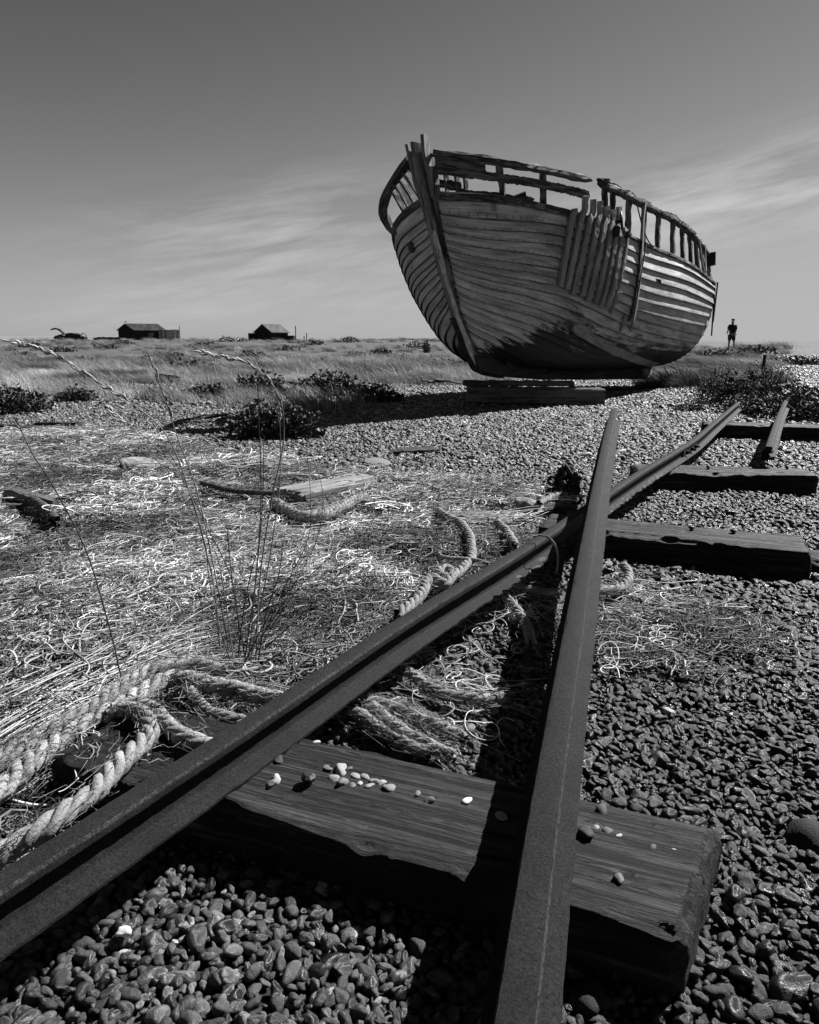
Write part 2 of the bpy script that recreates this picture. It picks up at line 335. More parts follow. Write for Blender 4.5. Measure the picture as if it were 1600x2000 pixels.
def ropemat(name, lo, hi):
    m, nt, b = newmat(name, .85, .2); n = noise(nt, coords(nt, 'Object'), 150, 5, .7); nn = noise(nt, coords(nt, 'Object'), 14, 4, .6)
    gm = N(nt, 'ShaderNodeNewGeometry')
    c = MTH(nt, 'MULTIPLY', MAPR(nt, n, .3, .7, lo, hi), MAPR(nt, nn, .3, .7, .65, 1.2)); c = MTH(nt, 'MULTIPLY', c, MAPR(nt, gm.outputs['Random Per Island'], 0, 1, .7, 1.15))
    setgray(nt, b, c); bump(nt, b, n, .8, .006); return m
m_rope = ropemat('hemp_rope', .16, .46); m_ropedark = ropemat('dirty_rope', .05, .16)

def leafmat(name, lo, hi, rough=.75, tr=.0, inst=False):
    m, nt, b = newmat(name, rough, .35); gm = N(nt, 'ShaderNodeNewGeometry'); n = noise(nt, coords(nt, 'Object'), 9, 3, .6)
    c = MTH(nt, 'MULTIPLY', MAPR(nt, gm.outputs['Random Per Island'], 0, 1, lo, hi), MAPR(nt, n, .3, .7, .7, 1.3))
    if inst: at = N(nt, 'ShaderNodeAttribute', attribute_type='INSTANCER', attribute_name='tone'); c = MTH(nt, 'MULTIPLY', c, at.outputs['Fac'])
    setgray(nt, b, c); return m
m_leaf = leafmat('sea_kale_leaf', .010, .10, .7); m_leaf2 = leafmat('wiry_leaf', .008, .075); m_twig = simple('twig', .03, .09, 30, .8)
m_grass = leafmat('dry_grass', .12, .36, .7, inst=True); m_stalk = leafmat('grass_stalk', .02, .09, .6); m_seed = leafmat('seed_head', .10, .40, .7); m_palestalk = leafmat('pale_stalk', .10, .24, .6)

# painted clinker hull: UV u = metres along the strake, v = strake number + height inside it
m_hull, nt, b = newmat('weathered_hull_paint', .6, .35)
uvn = N(nt, 'ShaderNodeTexCoord'); su = N(nt, 'ShaderNodeSeparateXYZ'); L(nt, uvn.outputs['UV'], su.inputs[0])
uu, vv = su.outputs[0], su.outputs[1]; vf = MTH(nt, 'FRACT', vv); vi = MTH(nt, 'FLOOR', vv)
def cxyz(a, b_, c=0.):
    q = N(nt, 'ShaderNodeCombineXYZ')
    for i, x in enumerate((a, b_, c)):
        if isinstance(x, (int, float)): q.inputs[i].default_value = x
        else: L(nt, x, q.inputs[i])
    return q.outputs[0]
grain = noise(nt, cxyz(MTH(nt, 'MULTIPLY', uu, 1.6), MTH(nt, 'MULTIPLY', vv, 14), 0), 1.3, 8, .68, .3)
patch = noise(nt, cxyz(MTH(nt, 'MULTIPLY', uu, 1.1), MTH(nt, 'MULTIPLY', vv, 1.7), 3.), 1.5, 6, .62)
wn_ = N(nt, 'ShaderNodeTexWhiteNoise', noise_dimensions='2D'); 
wv = cxyz(MTH(nt, 'FLOOR', MTH(nt, 'MULTIPLY', uu, .42)), vi); L(nt, wv, wn_.inputs['Vector'])
pl = MAPR(nt, wn_.outputs['Value'], 0, 1, .78, 1.18)
base = MTH(nt, 'MULTIPLY', MAPR(nt, grain, .3, .7, .38, .56), MAPR(nt, patch, .34, .66, .45, 1.3)); base = MTH(nt, 'MULTIPLY', base, pl)
# rust weeping nail dots along the lap of each strake
ud = MTH(nt, 'ABSOLUTE', MTH(nt, 'SUBTRACT', MTH(nt, 'FRACT', MTH(nt, 'MULTIPLY', uu, 7.2)), .5)); vd = MTH(nt, 'ABSOLUTE', MTH(nt, 'SUBTRACT', vf, .16))
dd = MTH(nt, 'ADD', MTH(nt, 'POWER', MTH(nt, 'MULTIPLY', ud, .14), 2), MTH(nt, 'POWER', MTH(nt, 'MULTIPLY', vd, .12), 2))
dot = MAPR(nt, dd, .00005, .00013, .35, 1.)
base = MTH(nt, 'MULTIPLY', base, dot)
# black tar over the bilge, flaking at its upper edge
po = N(nt, 'ShaderNodeTexCoord'); so = N(nt, 'ShaderNodeSeparateXYZ'); L(nt, po.outputs['Object'], so.inputs[0])
tn = MTH(nt, 'ADD', MTH(nt, 'MULTIPLY', noise(nt, cxyz(MTH(nt, 'MULTIPLY', uu, .9), MTH(nt, 'MULTIPLY', vv, .9), 7.), 1.3, 4, .6), .55), MTH(nt, 'MULTIPLY', noise(nt, cxyz(MTH(nt, 'MULTIPLY', uu, 3.5), MTH(nt, 'MULTIPLY', vv, 4.5), 2.), 2.4, 10, .85), .55))
vn = MTH(nt, 'MULTIPLY', vv, 1 / 17.); f1 = MAPR(nt, so.outputs[0], .5, 1.3, -.1, .20); f1b = MAPR(nt, so.outputs[0], 1.3, 2.2, 0, .25); f2 = MAPR(nt, so.outputs[0], 2.3, 7., 0, .06)
bnd = MTH(nt, 'ADD', MTH(nt, 'ADD', f1, f1b), f2); tm = MAPR(nt, MTH(nt, 'SUBTRACT', MTH(nt, 'ADD', vn, MTH(nt, 'MULTIPLY', MTH(nt, 'SUBTRACT', tn, .5), 1.15)), bnd), -.01, .01)
mx = N(nt, 'ShaderNodeMix', data_type='FLOAT'); rot = MAPR(nt, noise(nt, cxyz(MTH(nt, 'MULTIPLY', uu, 2.6), MTH(nt, 'MULTIPLY', vv, 2.2), 11.), 2.2, 9, .8), .60, .63, 0, 1)     # rotten, flaked spots scattered above the tar
nr2 = MAPR(nt, MTH(nt, 'SUBTRACT', vn, bnd), .0, .30, 1., 0.); tm = MTH(nt, 'MULTIPLY', tm, MTH(nt, 'SUBTRACT', 1., MTH(nt, 'MULTIPLY', rot, nr2)))
chip = MAPR(nt, noise(nt, cxyz(MTH(nt, 'MULTIPLY', uu, 2.2), MTH(nt, 'MULTIPLY', vv, 3.), 5.), 2.4, 9, .8), .64, .67, 0, .75); tm = MTH(nt, 'MAXIMUM', tm, MTH(nt, 'MULTIPLY', chip, MAPR(nt, vn, .12, .3, 0, 1)))
L(nt, tm, mx.inputs[0]); mx.inputs[2].default_value = .010; L(nt, base, mx.inputs[3])
ck = MAPR(nt, grain, .36, .41, .15, 1); seam = MAPR(nt, MTH(nt, 'ADD', vf, MTH(nt, 'MULTIPLY', MTH(nt, 'SUBTRACT', grain, .5), .3)), .03, .12, .04, 1)  # lap shadow put into the colour along the lower edge of each strake
pale = MAPR(nt, so.outputs[0], 2.6, 4.6, 1.05, .92)   # sunlight evened out in the colour: after half slightly darker
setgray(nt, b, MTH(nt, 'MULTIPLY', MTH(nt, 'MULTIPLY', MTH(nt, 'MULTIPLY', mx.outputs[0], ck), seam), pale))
bump(nt, b, MTH(nt, 'ADD', grain, MTH(nt, 'MULTIPLY', dot, .3)), .6, .01)

# ================================================================== GROUND
rad = np.r_[0.001, np.geomspace(.6, 6000, 230)]; ang = np.linspace(0, 2 * math.pi, 241)[:-1]
# finer towards the view
ang = np.concatenate([np.linspace(R(35), R(145), 200), np.linspace(R(145), R(395), 80)[1:-1]])
XX = rad[:, None] * np.cos(ang); YY = rad[:, None] * np.sin(ang); ZZ = height(XX, YY) - .012
na = len(ang); nr_ = len(rad); i = np.arange(nr_ - 1)[:, None] * na; j = np.arange(na)[None]; j2 = (j + 1) % na
Q = np.stack([i + j, i + na + j, i + na + j2, i + j2], -1).reshape(-1, 4)
g = mesh_np('ground', np.stack([XX, YY, ZZ], -1).reshape(-1, 3), Q, m_gnd); tag(g, kind='structure')
# low hills across the bay, far left
m_hill = simple('distant_hill_fields', .16, .22, .004, .95, .1, bs=0.)
hx = np.linspace(-5200, -1350, 60); V = []
for x in hx:
    t = (x + 5200) / 3850; top = 34 + 12 * vnoise(x / 700, 3) - 26 * sstep(.72, 1., t)
    V += [(x, 5200, -12), (x, 5350, top * .7), (x, 5600, top), (x, 6500, -12)]
Q = [[a * 4 + c, a * 4 + c + 1, a * 4 + c + 5, a * 4 + c + 4] for a in range(59) for c in range(3)]
tag(mesh_np('hills', V, Q, m_hill), kind='structure')

# ================================================================== SHINGLE
def pebble_shape(seed, name, sub=2, rough=.28):
    bm = bmesh.new(); bmesh.ops.create_icosphere(bm, subdivisions=sub, radius=.5); off = Vector((seed * 7.3, seed * 3.1, seed * 1.7))
    r_ = random.Random(seed); ax = (1.0, r_.uniform(.62, .95), r_.uniform(.38, .7))
    for v_ in bm.verts:
        p = v_.co.copy(); k = 1 + rough * mnoise.noise(p * 1.9 + off) * 2 + .10 * mnoise.noise(p * 5 + off)
        p = p * k; v_.co = Vector((p.x * ax[0], p.y * ax[1], p.z * ax[2]))
    me = bpy.data.meshes.new(name); bm.to_mesh(me); bm.free(); me.polygons.foreach_set('use_smooth', [True] * len(me.polygons)); me.materials.append(m_peb)
    return bpy.data.objects.new(name, me)
protoA = [pebble_shape(i + 1, 'pebble_shape', 3, .17 + .02 * (i % 5)) for i in range(14)]
def in_frame(X, Y, mx=.6, k=1.12):
    hw = (800 / F) * (Y * math.cos(PIT) + .35) * k + mx
    return (np.abs(X) < hw)
MAT_L = [(-320, 1880), (-320, 900), (-60, 862), (120, 846), (250, 868), (430, 905), (560, 925), (700, 948), (880, 952), (1050, 985), (1090, 1000), (1000, 1066), (820, 1190), (540, 1372), (0, 1712)]
MAT_M = [(640, 1318), (1085, 1050), (1110, 1100), (1065, 1300), (1040, 1500), (960, 1510), (700, 1440), (560, 1440)]
MAT_R = [(1170, 1095), (1290, 1078), (1420, 1160), (1440, 1250), (1330, 1330), (1150, 1430)]
def wpoly(P): return [tuple(gz(x, y)[:2]) for x, y in P]
wL, wM, wR = wpoly(MAT_L), wpoly(MAT_M), wpoly(MAT_R)
def grid_pts(y0, y1, sp, ov=1.):
    ys = np.arange(y0, y1, sp); P = []
    for y in ys:
        hw = (800 / F) * (y * .973 + .35) * 1.14 + 1.5
        x = np.arange(-hw, hw, sp); P.append(np.stack([x, np.full_like(x, y)], -1))
    P = np.concatenate(P); return P + rng.uniform(-.5, .5, P.shape) * sp
allp = []; alls = []
for y0, y1, sp, s0, s1 in ((.35, 3.0, .0190, .013, .050), (3.0, 6.5, .0285, .026, .056), (6.5, 12, .040, .034, .075), (12, 22, .062, .05, .105), (22, 42, .105, .08, .16)):
    P = grid_pts(y0, y1, sp); n_ = len(P)
    s_ = s0 + (s1 - s0) * rng.beta(1.3, 3.0, n_); big = rng.random(n_) < .03; s_[big] *= 1.6
    allp.append(P); alls.append(s_)
P = np.concatenate(allp); s_ = np.concatenate(alls)
inm = inpoly(P[:, 0], P[:, 1], wL); edge = fbm(P[:, 0] * 1.8, P[:, 1] * 1.8)
keep = ~(inm & (edge < .60))
P = P[keep]; s_ = s_[keep]; n_ = len(P)
z = height(P[:, 0], P[:, 1]) + rng.uniform(-.25, .45, n_) * s_ * .5
# one stone in the back row is kept from poking through timber tops by its small height
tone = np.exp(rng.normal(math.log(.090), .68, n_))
wet = sstep(-.05, .45, P[:, 0] / np.maximum(P[:, 1], .3)) * (1 - sstep(4.5, 9, P[:, 1]))  # stones get a darker tone towards the near right
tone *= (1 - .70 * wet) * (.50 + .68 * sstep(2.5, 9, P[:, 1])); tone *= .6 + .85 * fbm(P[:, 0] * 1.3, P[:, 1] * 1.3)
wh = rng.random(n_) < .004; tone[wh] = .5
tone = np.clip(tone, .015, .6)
rot = np.stack([rng.normal(0, .35, n_), rng.normal(0, .35, n_), rng.uniform(0, 6.28, n_)], -1)
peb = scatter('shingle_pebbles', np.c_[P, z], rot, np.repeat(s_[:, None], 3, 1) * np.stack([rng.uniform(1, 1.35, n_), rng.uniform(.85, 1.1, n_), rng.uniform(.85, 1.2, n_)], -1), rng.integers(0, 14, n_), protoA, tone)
tag(peb, kind='stuff', label='flint beach pebbles covering the ground round the track and boat', cat='pebbles')

# ================================================================== ROPES
ROPEXY = []
def rope(name, P, rad_, label, mat=None, pitch=None, fuzz=0, group=None, strands=3):
    P = crom(np.array(P, float), 14); ln = np.linalg.norm(np.diff(P, axis=0), axis=1).sum(); pitch = pitch or rad_ * 6
    n = int(ln / (rad_ * .32)); P = resample(P, max(n, 20)); T = tangents(P); sd_ = unit(np.cross(T, (0, 0, 1.))); nr = np.cross(sd_, T); s_ = np.linspace(0, ln, len(P))
    wob = 1 + .45 * (fbm(s_ / rad_ * .30 + rad_ * 999, s_ * 0) - .5); P = P + (sd_ * (fbm(s_ / rad_ * .12 + 5, s_ * 0 + 2) - .45)[:, None] + nr * (fbm(s_ / rad_ * .15 + 9, s_ * 0 + 4) - .45)[:, None]) * rad_ * .8
    paths = []
    for q in range(strands):
        a = s_ / pitch * 2 * math.pi + q * 2 * math.pi / strands; paths.append(P + (rad_ * .56 * wob)[:, None] * (np.cos(a)[:, None] * sd_ + np.sin(a)[:, None] * nr))
    V, Q_ = tubes(np.array(paths), np.full(strands, rad_ * .54), 8)
    if fuzz:
        m = 7; f = []; rr = []
        for q in range(fuzz):
            i = int(rng.integers(0, len(P))); a = rng.uniform(0, 6.28); d0 = math.cos(a) * sd_[i] + math.sin(a) * nr[i]; dirv = unit(T[i] * rng.normal(0, 1.2) + d0 * rng.uniform(.05, .6)); c = P[i] + d0 * rad_ * .9
            l_ = rng.choice([.6, 1.2, 2.8, 5.], p=[.45, .35, .15, .05]) * rng.uniform(.5, 1.2) * rad_; f.append([c + dirv * l_ * t + rng.normal(0, 1, 3) * rad_ * .12 * t + T[i] * l_ * .5 * t * t * rng.choice([-1, 1]) for t in np.linspace(0, 1, m)]); rr.append(rad_ * rng.uniform(.012, .045))
        V2, Q2 = tubes(np.array(f), np.array(rr), 3); Q_ = np.vstack([Q_, Q2 + len(V)]); V = np.vstack([V, V2])
    ROPEXY.append(P[::12]); o = mesh_np(name, V, Q_, mat or m_rope); tag(o, label, 'rope', group); return o
def gp(pts, z=.05): return [gz(p[0], p[1], p[2] if len(p) > 2 else z) for p in pts]
rope('rope', gp([(-60, 1584), (0, 1541), (75, 1472), (131, 1432), (225, 1384), (292, 1344), (337, 1324), (412, 1334), (487, 1350), (552, 1368)], .115), .026, 'thick frayed rope arching from left edge to the long rail, lower of the big bundle', None, None, 840)
rope('rope', gp([(-60, 1520), (0, 1480), (40, 1456), (97, 1426), (169, 1390), (230, 1348), (300, 1308), (380, 1296), (440, 1308)], .125), .022, 'thick frayed rope at left edge, upper of the big bundle', None, None, 840)
rope('rope', gp([(-40, 1700, .12), (8, 1668, .13), (86, 1616, .16), (150, 1567, .17), (195, 1534, .17), (232, 1492, .17), (274, 1455, .165), (291, 1425, .16), (277, 1399, .155), (247, 1388, .14), (210, 1402, .12)]), .0235, 'thick twisted rope curling back in a hook beside the long rail at lower left', None, None, 343)
rope('rope', gp([(222, 1392, .12), (270, 1376, .14), (307, 1391, .155), (326, 1415, .16), (360, 1438, .16), (402, 1456, .15), (430, 1470, .12)]), .022, 'short thick rope running under the long rail above the sleeper end', None, None, 305)
rope('rope', gp([(372, 1352, .11), (384, 1367, .12), (407, 1387, .12), (442, 1399, .12), (476, 1408, .11), (500, 1415, .08)]), .017, 'stub of frayed rope touching the long rail above the hooked rope', None, None, 266)
rope('rope', gp([(856, 998), (866, 1005), (900, 1022), (919, 1050), (921, 1090), (905, 1110), (892, 1122), (870, 1129), (858, 1120), (872, 1112), (884, 1126), (868, 1140), (845, 1128), (832, 1140), (825, 1162), (800, 1182), (775, 1200)], 0.085), 0.0232, 'pale knotted rope looping down to the long rail in mid picture', None, None, 573)
rope('rope', gp([(972, 1022), (990, 1036), (1002, 1056), (1008, 1066)], 0.085), 0.0220, 'short pale rope end near the crossing of the rails', None, None, 191)
rope('rope', gp([(857, 1082), (866, 1088), (900, 1091), (930, 1094), (955, 1102)], 0.100), 0.0098, 'thin twisted line crossing the knotted rope', None, None, 38)
rope('rope', gp([(1052, 985), (1065, 975), (1085, 968), (1105, 966)], 0.090), 0.0220, 'pale rope end sticking out of the dark chain heap', None, None, 114)
rope('rope', gp([(1150, 1158), (1172, 1155), (1202, 1150), (1225, 1136), (1226, 1116), (1215, 1105)], 0.070), 0.0207, 'pale rope hook on shingle right of the leaning rail', None, None, 266)
rope('rope', gp([(540, 985), (564, 999), (599, 1008), (634, 1004), (665, 990), (690, 978), (712, 972)], 0.110), 0.0366, 'braided rope coil half buried in the net mat near the driftwood plank', None, .12, 700)
rope('rope', gp([(716, 1372), (734, 1374), (787, 1389), (836, 1411), (880, 1430), (905, 1442)], 0.060), 0.0207, 'frayed rope between the rails, farthest from the near sleeper', None, None, 573)
rope('rope', gp([(725, 1382), (742, 1393), (775, 1420), (815, 1443), (850, 1462), (885, 1478)], 0.065), 0.0195, 'frayed rope between the rails, middle of three', None, None, 573)
rope('rope', gp([(690, 1392), (710, 1401), (755, 1431), (795, 1455), (840, 1470)], 0.060), 0.0183, 'frayed rope between the rails, closest to the near sleeper', None, None, 458)
rope('rope', gp([(800, 1318), (848, 1346), (900, 1360), (940, 1366), (985, 1363)], 0.060), 0.0195, 'frayed rope lying between the rails above the three strands', None, None, 458)
rope('rope', gp([(1000, 1140), (1030, 1150), (1052, 1153), (1090, 1158)], 0.060), 0.0171, 'rope end in the shadow between the crossing rails', None, None, 114)
rope('rope', gp([(990, 1170), (1010, 1190), (1030, 1225), (1040, 1260)], 0.060), 0.0195, 'frayed rope partly in shade between the crossing rails', None, None, 343)
rope('rope', gp([(-30, 948), (30, 960), (60, 975), (95, 1000), (108, 1018)], 0.100), 0.0366, 'grey weathered rope at the left edge on the net mat', m_ropedark, None, 200)
rope('rope', gp([(395, 945), (420, 950), (450, 958), (500, 962), (545, 962)], 0.100), 0.0195, 'thin dark twisted rope left of the driftwood plank', m_ropedark, None, 60)
# string over the long rail
P = crom([gz(1040, 1049, .28), gz(1056, 1046, .285), gz(1072, 1052, .28), gz(1086, 1072, .22), gz(1089, 1095, .13), gz(1086, 1120, .06)], 10)
V, Q_ = tubes(np.array([P, P + np.array([.004, 0, .004])]), np.array([.0035, .003]), 5); tag(mesh_np('string', V, Q_, m_rope), 'thin pale string hanging over the long rail before the crossing', 'string')

# ================================================================== NET MAT
def tangle(seed, name, n=105, rad_=.16, thick=(.0006, .0021), L_=(.06, .24), curl=1.0):
    r_ = np.random.default_rng(seed); m = 15
    c = r_.normal(0, rad_ * .55, (n, 2)); a = r_.uniform(0, 6.28, n); main = r_.uniform(0, 6.28)
    a = np.where(r_.random(n) < .5, main + r_.normal(0, .5, n), a)
    turn = r_.normal(0, curl * .28, (n, 1)) + np.cumsum(r_.normal(0, .16 * curl, (n, m)), 1)
    th = a[:, None] + np.cumsum(turn, 1); ln = r_.uniform(*L_, n) / m
    xy = c[:, None] + np.cumsum(np.stack([np.cos(th), np.sin(th)], -1) * ln[:, None, None], 1); xy -= xy.mean(1, keepdims=True) - c[:, None]
    zz = r_.uniform(0, .022, (n, 1)) + .010 * np.sin(np.linspace(0, 3.14, m))[None] * r_.uniform(-.5, 2.2, (n, 1))
    V, Q_ = tubes(np.concatenate([xy, zz[..., None]], -1), r_.uniform(*thick, n), 4, .7)
    return mesh_np(name, V, Q_, m_net, link=False)
protoN = [tangle(100 + i, 'twine_tangle') for i in range(9)] + [tangle(130 + i, 'coarse_twine_tangle', 34, .15, (.0016, .0038), (.12, .38), .8) for i in range(3)]
def matpts(w, dens, y0, y1, x0, x1, thr):
    n_ = int((y1 - y0) * (x1 - x0) * dens); p = np.stack([rng.uniform(x0, x1, n_), rng.uniform(y0, y1, n_)], -1)
    k = inpoly(p[:, 0], p[:, 1], w); e = fbm(p[:, 0] * 1.8, p[:, 1] * 1.8); return p[k & (e < thr)]
P = np.concatenate([matpts(wL, 260, .8, 8.5, -6, 2.2, .60), matpts(wM, 70, 1.3, 3.6, -.6, 1.3, .46), matpts(wR, 150, 1.5, 3.4, .5, 1.8, .50)])
RX = np.concatenate(ROPEXY); dr = np.sqrt(((P[:, None, :] - RX[None, :, :2]) ** 2).sum(-1)).min(1); P = P[(dr > .10) | (rng.random(len(P)) < .05)]; dr = np.sqrt(((P[:, None, :] - RX[None, :, :2]) ** 2).sum(-1)).min(1)
n_ = len(P); zz = -.035 * (dr < .3) + height(P[:, 0], P[:, 1]) + (fbm(P[:, 0] * 2.6 + 4, P[:, 1] * 2.6) - .35) * .12 * inpoly(P[:, 0], P[:, 1], wL) + rng.uniform(0, .02, n_)
sc_ = rng.uniform(.8, 1.25, n_) * (1 + .10 * np.maximum(P[:, 1] - 2, 0))
idx = np.where(rng.random(n_) < .13, rng.integers(9, 12, n_), rng.integers(0, 9, n_))
tn_ = .045 + .72 * np.clip(fbm(P[:, 0] * 1.9 + 2, P[:, 1] * 3.0 + 7) * 1.5 - .28, 0, 1) ** 1.3 * rng.uniform(.6, 1.25, len(P))
tn_ *= .72 + .5 * sstep(1.5, 5, P[:, 1]); tn_[P[:, 0] > 0.0] *= .9
net = scatter('frayed_net_mat', np.c_[P, zz], np.stack([rng.normal(0, .09, n_), rng.normal(0, .09, n_), rng.uniform(0, 6.28, n_)], -1), np.repeat(sc_[:, None], 3, 1), idx, protoN, tn_)
tag(net, kind='stuff', label='matted tangle of bleached frayed fishing net twine left of the rails', cat='net')
# long loose cords lying over the mat
def cords(name, w, n, y0, y1, x0, x1, L0, L1, r0, r1, seed, par=None, lab=None, mat=None):
    r_ = np.random.default_rng(seed); m = 26; p = []
    while len(p) < n:
        q = (r_.uniform(x0, x1), r_.uniform(y0, y1))
        if inpoly(np.array([q[0]]), np.array([q[1]]), w)[0]: p.append(q)
    p = np.array(p); a = r_.uniform(0, 6.28, n); turn = r_.normal(0, .12, (n, 1)) + np.cumsum(r_.normal(0, .07, (n, m)), 1)
    th = a[:, None] + np.cumsum(turn, 1); ln = r_.uniform(L0, L1, n) / m
    xy = p[:, None] + np.cumsum(np.stack([np.cos(th), np.sin(th)], -1) * ln[:, None, None], 1)
    kk = inpoly(xy[..., 0], xy[..., 1], w).all(1); xy = xy[kk]; n = len(xy)
    z_ = height(xy[..., 0], xy[..., 1]) + (fbm(xy[..., 0] * 2.6 + 4, xy[..., 1] * 2.6) - .35) * .12 + .022 + .012 * np.sin(np.linspace(0, 9, m))[None] * r_.uniform(-1, 1, (n, 1))
    V, Q_ = tubes(np.concatenate([xy, z_[..., None]], -1), r_.uniform(r0, r1, n), 5, .7)
    o = mesh_np(name, V, Q_, mat or m_strand); tag(o, kind='stuff', label=lab, cat='cord'); return o
cords('loose_cords', wL, 1100, 1.0, 7.5, -5, 2, .15, .8, .0012, .0052, 5, lab='loose pale cords and strips curling over the net mat')
cords('loose_cords', wR, 120, 1.5, 3.4, .5, 1.8, .15, .5, .001, .003, 6, lab='loose pale cords on shingle right of the leaning rail')
cords('loose_cords', wM, 60, 1.3, 3.6, -.6, 1.3, .15, .5, .001, .003, 8, lab='loose pale cords on shingle between the two crossing rails')

# long fibres sweeping along the rope bundle at lower left
def sweepers(tracks, n, spread, z0, lab, seed, r0=.0006, r1=.0022, dz=.03, poly=wL):
    r_ = np.random.default_rng(seed); P = []; m = 30
    tr = [resample(crom(np.array(gp(t, z0)), 8), 80) for t in tracks]
    for q in range(n):
        t = tr[r_.integers(0, len(tr))]; L0 = r_.uniform(.25, .8); a = r_.uniform(0, 1 - L0); i = np.linspace(a, a + L0, m) * 79; c = np.stack([np.interp(i, np.arange(80), t[:, k]) for k in range(3)], -1)
        off = r_.normal(0, spread, 2); cv_ = np.cumsum(np.cumsum(r_.normal(0, .0011, (m, 2)), 0), 0); c[:, :2] += off + cv_ + np.linspace(-1, 1, m)[:, None] ** 2 * r_.normal(0, .03, 2); c[:, 2] += r_.uniform(-.3, 1) * dz - abs(off).sum() * .18 + .006 * np.sin(np.linspace(0, r_.uniform(3, 12), m))
        if poly is None or inpoly(c[:, 0], c[:, 1], poly).all(): P.append(c)
    V, Q_ = tubes(np.array(P), r_.uniform(r0, r1, len(P)), 4, .7); tag(mesh_np('loose_fibres', V, Q_, m_strand), kind='stuff', label=lab, cat='fibres')
sweepers([[(-80, 1560), (0, 1500), (100, 1430), (200, 1370), (300, 1310), (400, 1285), (520, 1300)], [(-80, 1490), (0, 1440), (120, 1370), (260, 1300), (380, 1240), (480, 1200)], [(-80, 1400), (60, 1350), (200, 1290), (330, 1250), (450, 1230)]], 230, .09, .09, 'long pale fibres sweeping along the rope bundle at lower left', 21)
sweepers([[(-60, 1720), (30, 1650), (120, 1590), (200, 1530), (260, 1470)], [(372, 1350), (420, 1370), (480, 1400), (520, 1410)], [(150, 1440), (200, 1500), (180, 1560)]], 130, .035, .13, 'short fibres round the hooked rope at lower left', 22)
sweepers([[(700, 1370), (780, 1390), (860, 1430), (930, 1470)], [(700, 1400), (780, 1440), (860, 1480)], [(780, 1310), (880, 1350), (990, 1365)], [(980, 1110), (1010, 1180), (1040, 1260)]], 90, .05, .03, 'fibres lying with the frayed ropes between the two rails', 23, poly=None)
sweepers([[(200, 945), (350, 905), (500, 930)], [(150, 1010), (350, 1000), (560, 1040), (700, 1030)], [(250, 1120), (420, 1090), (600, 1110)], [(760, 1000), (870, 1010), (1000, 1010), (1080, 990)], [(40, 1180), (200, 1200), (380, 1190)]], 520, .10, .06, 'bleached strips of net twine swept together across the mat', 24, .0012, .0042)
# ================================================================== SLEEPERS
def sleeper(name, p_left, p_right, width, top, thick, label, seed, group='timber railway sleepers', worn=1., skew=0., mat=None, cat='railway sleeper'):
    a = np.array(p_left[:2]); b_ = np.array(p_right[:2]); ln = np.linalg.norm(b_ - a); c = (a + b_) / 2; rz = math.atan2(*(b_ - a)[::-1])
    o = empty(name, (c[0], c[1], top - thick), rz, label=label, cat=cat, group=group)
    nx, ny, nz = int(ln / .014), 44, 10; V = []; idxd = {}
    def P_(i, j, k):
        key = (i, j, k)
        if key in idxd: return idxd[key]
        x = (i / nx - .5) * ln; y = (j / ny - .5) * width; z_ = k / nz * thick
        q = Vector((x * .9 + seed * 5, y * 9, z_ * 9)); gr = mnoise.noise(Vector((x * .8 + seed, y * 38, z_ * 38))) 
        d = .006 * gr + .010 * mnoise.noise(q * .7)
        ey = 1 - min(1, min(j, ny - j) / 5.); ez = 1 - min(1, (nz - k) / 2.); ex = 1 - min(1, min(i, nx - i) / 2.)
        e = max(ey * ez, ex * ez, ex * ey)
        wv_ = (max(0, mnoise.noise(Vector((x * 2.1 + seed * 3, y * 3, 1.)))) * .045 + abs(mnoise.noise(Vector((x * 11 + seed, y * 9, 5.)))) * .022) * worn
        crk = max(max(0, 1 - abs(y / width - c0 - .10 * mnoise.noise(Vector((x * 1.8, seed + c0 * 9, 0))) - .02 * mnoise.noise(Vector((x * 14, seed, c0)))) / wc) * dc * max(0, min(1, .5 + 1.6 * mnoise.noise(Vector((x * 1.3, c0 * 20, seed))))) for c0, wc, dc in ((.05, .022, .030), (-.30, .014, .018), (.31, .014, .018), (-.14, .010, .012), (.18, .010, .012))) * (k == nz)
        z2 = z_ + (d if k == nz else 0) - e * (.010 + wv_) - crk
        y2 = y + (.012 * mnoise.noise(Vector((x * 3 + seed, z_ * 6, 4))) + .004 * gr) * (1 if j in (0, ny) else 0) - math.copysign(1, y) * e * (.008 + wv_ * .7)
        x2 = x + ((.010 * mnoise.noise(Vector((y * 14 + seed, z_ * 14, 9))) + .008 * mnoise.noise(Vector((y * 60 + seed, z_ * 60, 3)))) if i in (0, nx) else 0) - math.copysign(1, x) * ex * ez * .012 + skew * (y / width) * (x > 0) * (2 * x / ln) ** 2
        V.append((x2, y2, z2)); idxd[key] = len(V) - 1; return idxd[key]
    Q_ = []
    for i in range(nx):
        for j in range(ny): Q_.append((P_(i, j, nz), P_(i + 1, j, nz), P_(i + 1, j + 1, nz), P_(i, j + 1, nz)))
        for k in range(nz):
            Q_.append((P_(i, 0, k), P_(i + 1, 0, k), P_(i + 1, 0, k + 1), P_(i, 0, k + 1))); Q_.append((P_(i + 1, ny, k), P_(i, ny, k), P_(i, ny, k + 1), P_(i + 1, ny, k + 1)))
    for j in range(ny):
        for k in range(nz):
            Q_.append((P_(0, j + 1, k), P_(0, j, k), P_(0, j, k + 1), P_(0, j + 1, k + 1))); Q_.append((P_(nx, j, k), P_(nx, j + 1, k), P_(nx, j + 1, k + 1), P_(nx, j, k + 1)))
    mesh_np('timber', V, Q_, mat or m_sleeper, o, True); return o
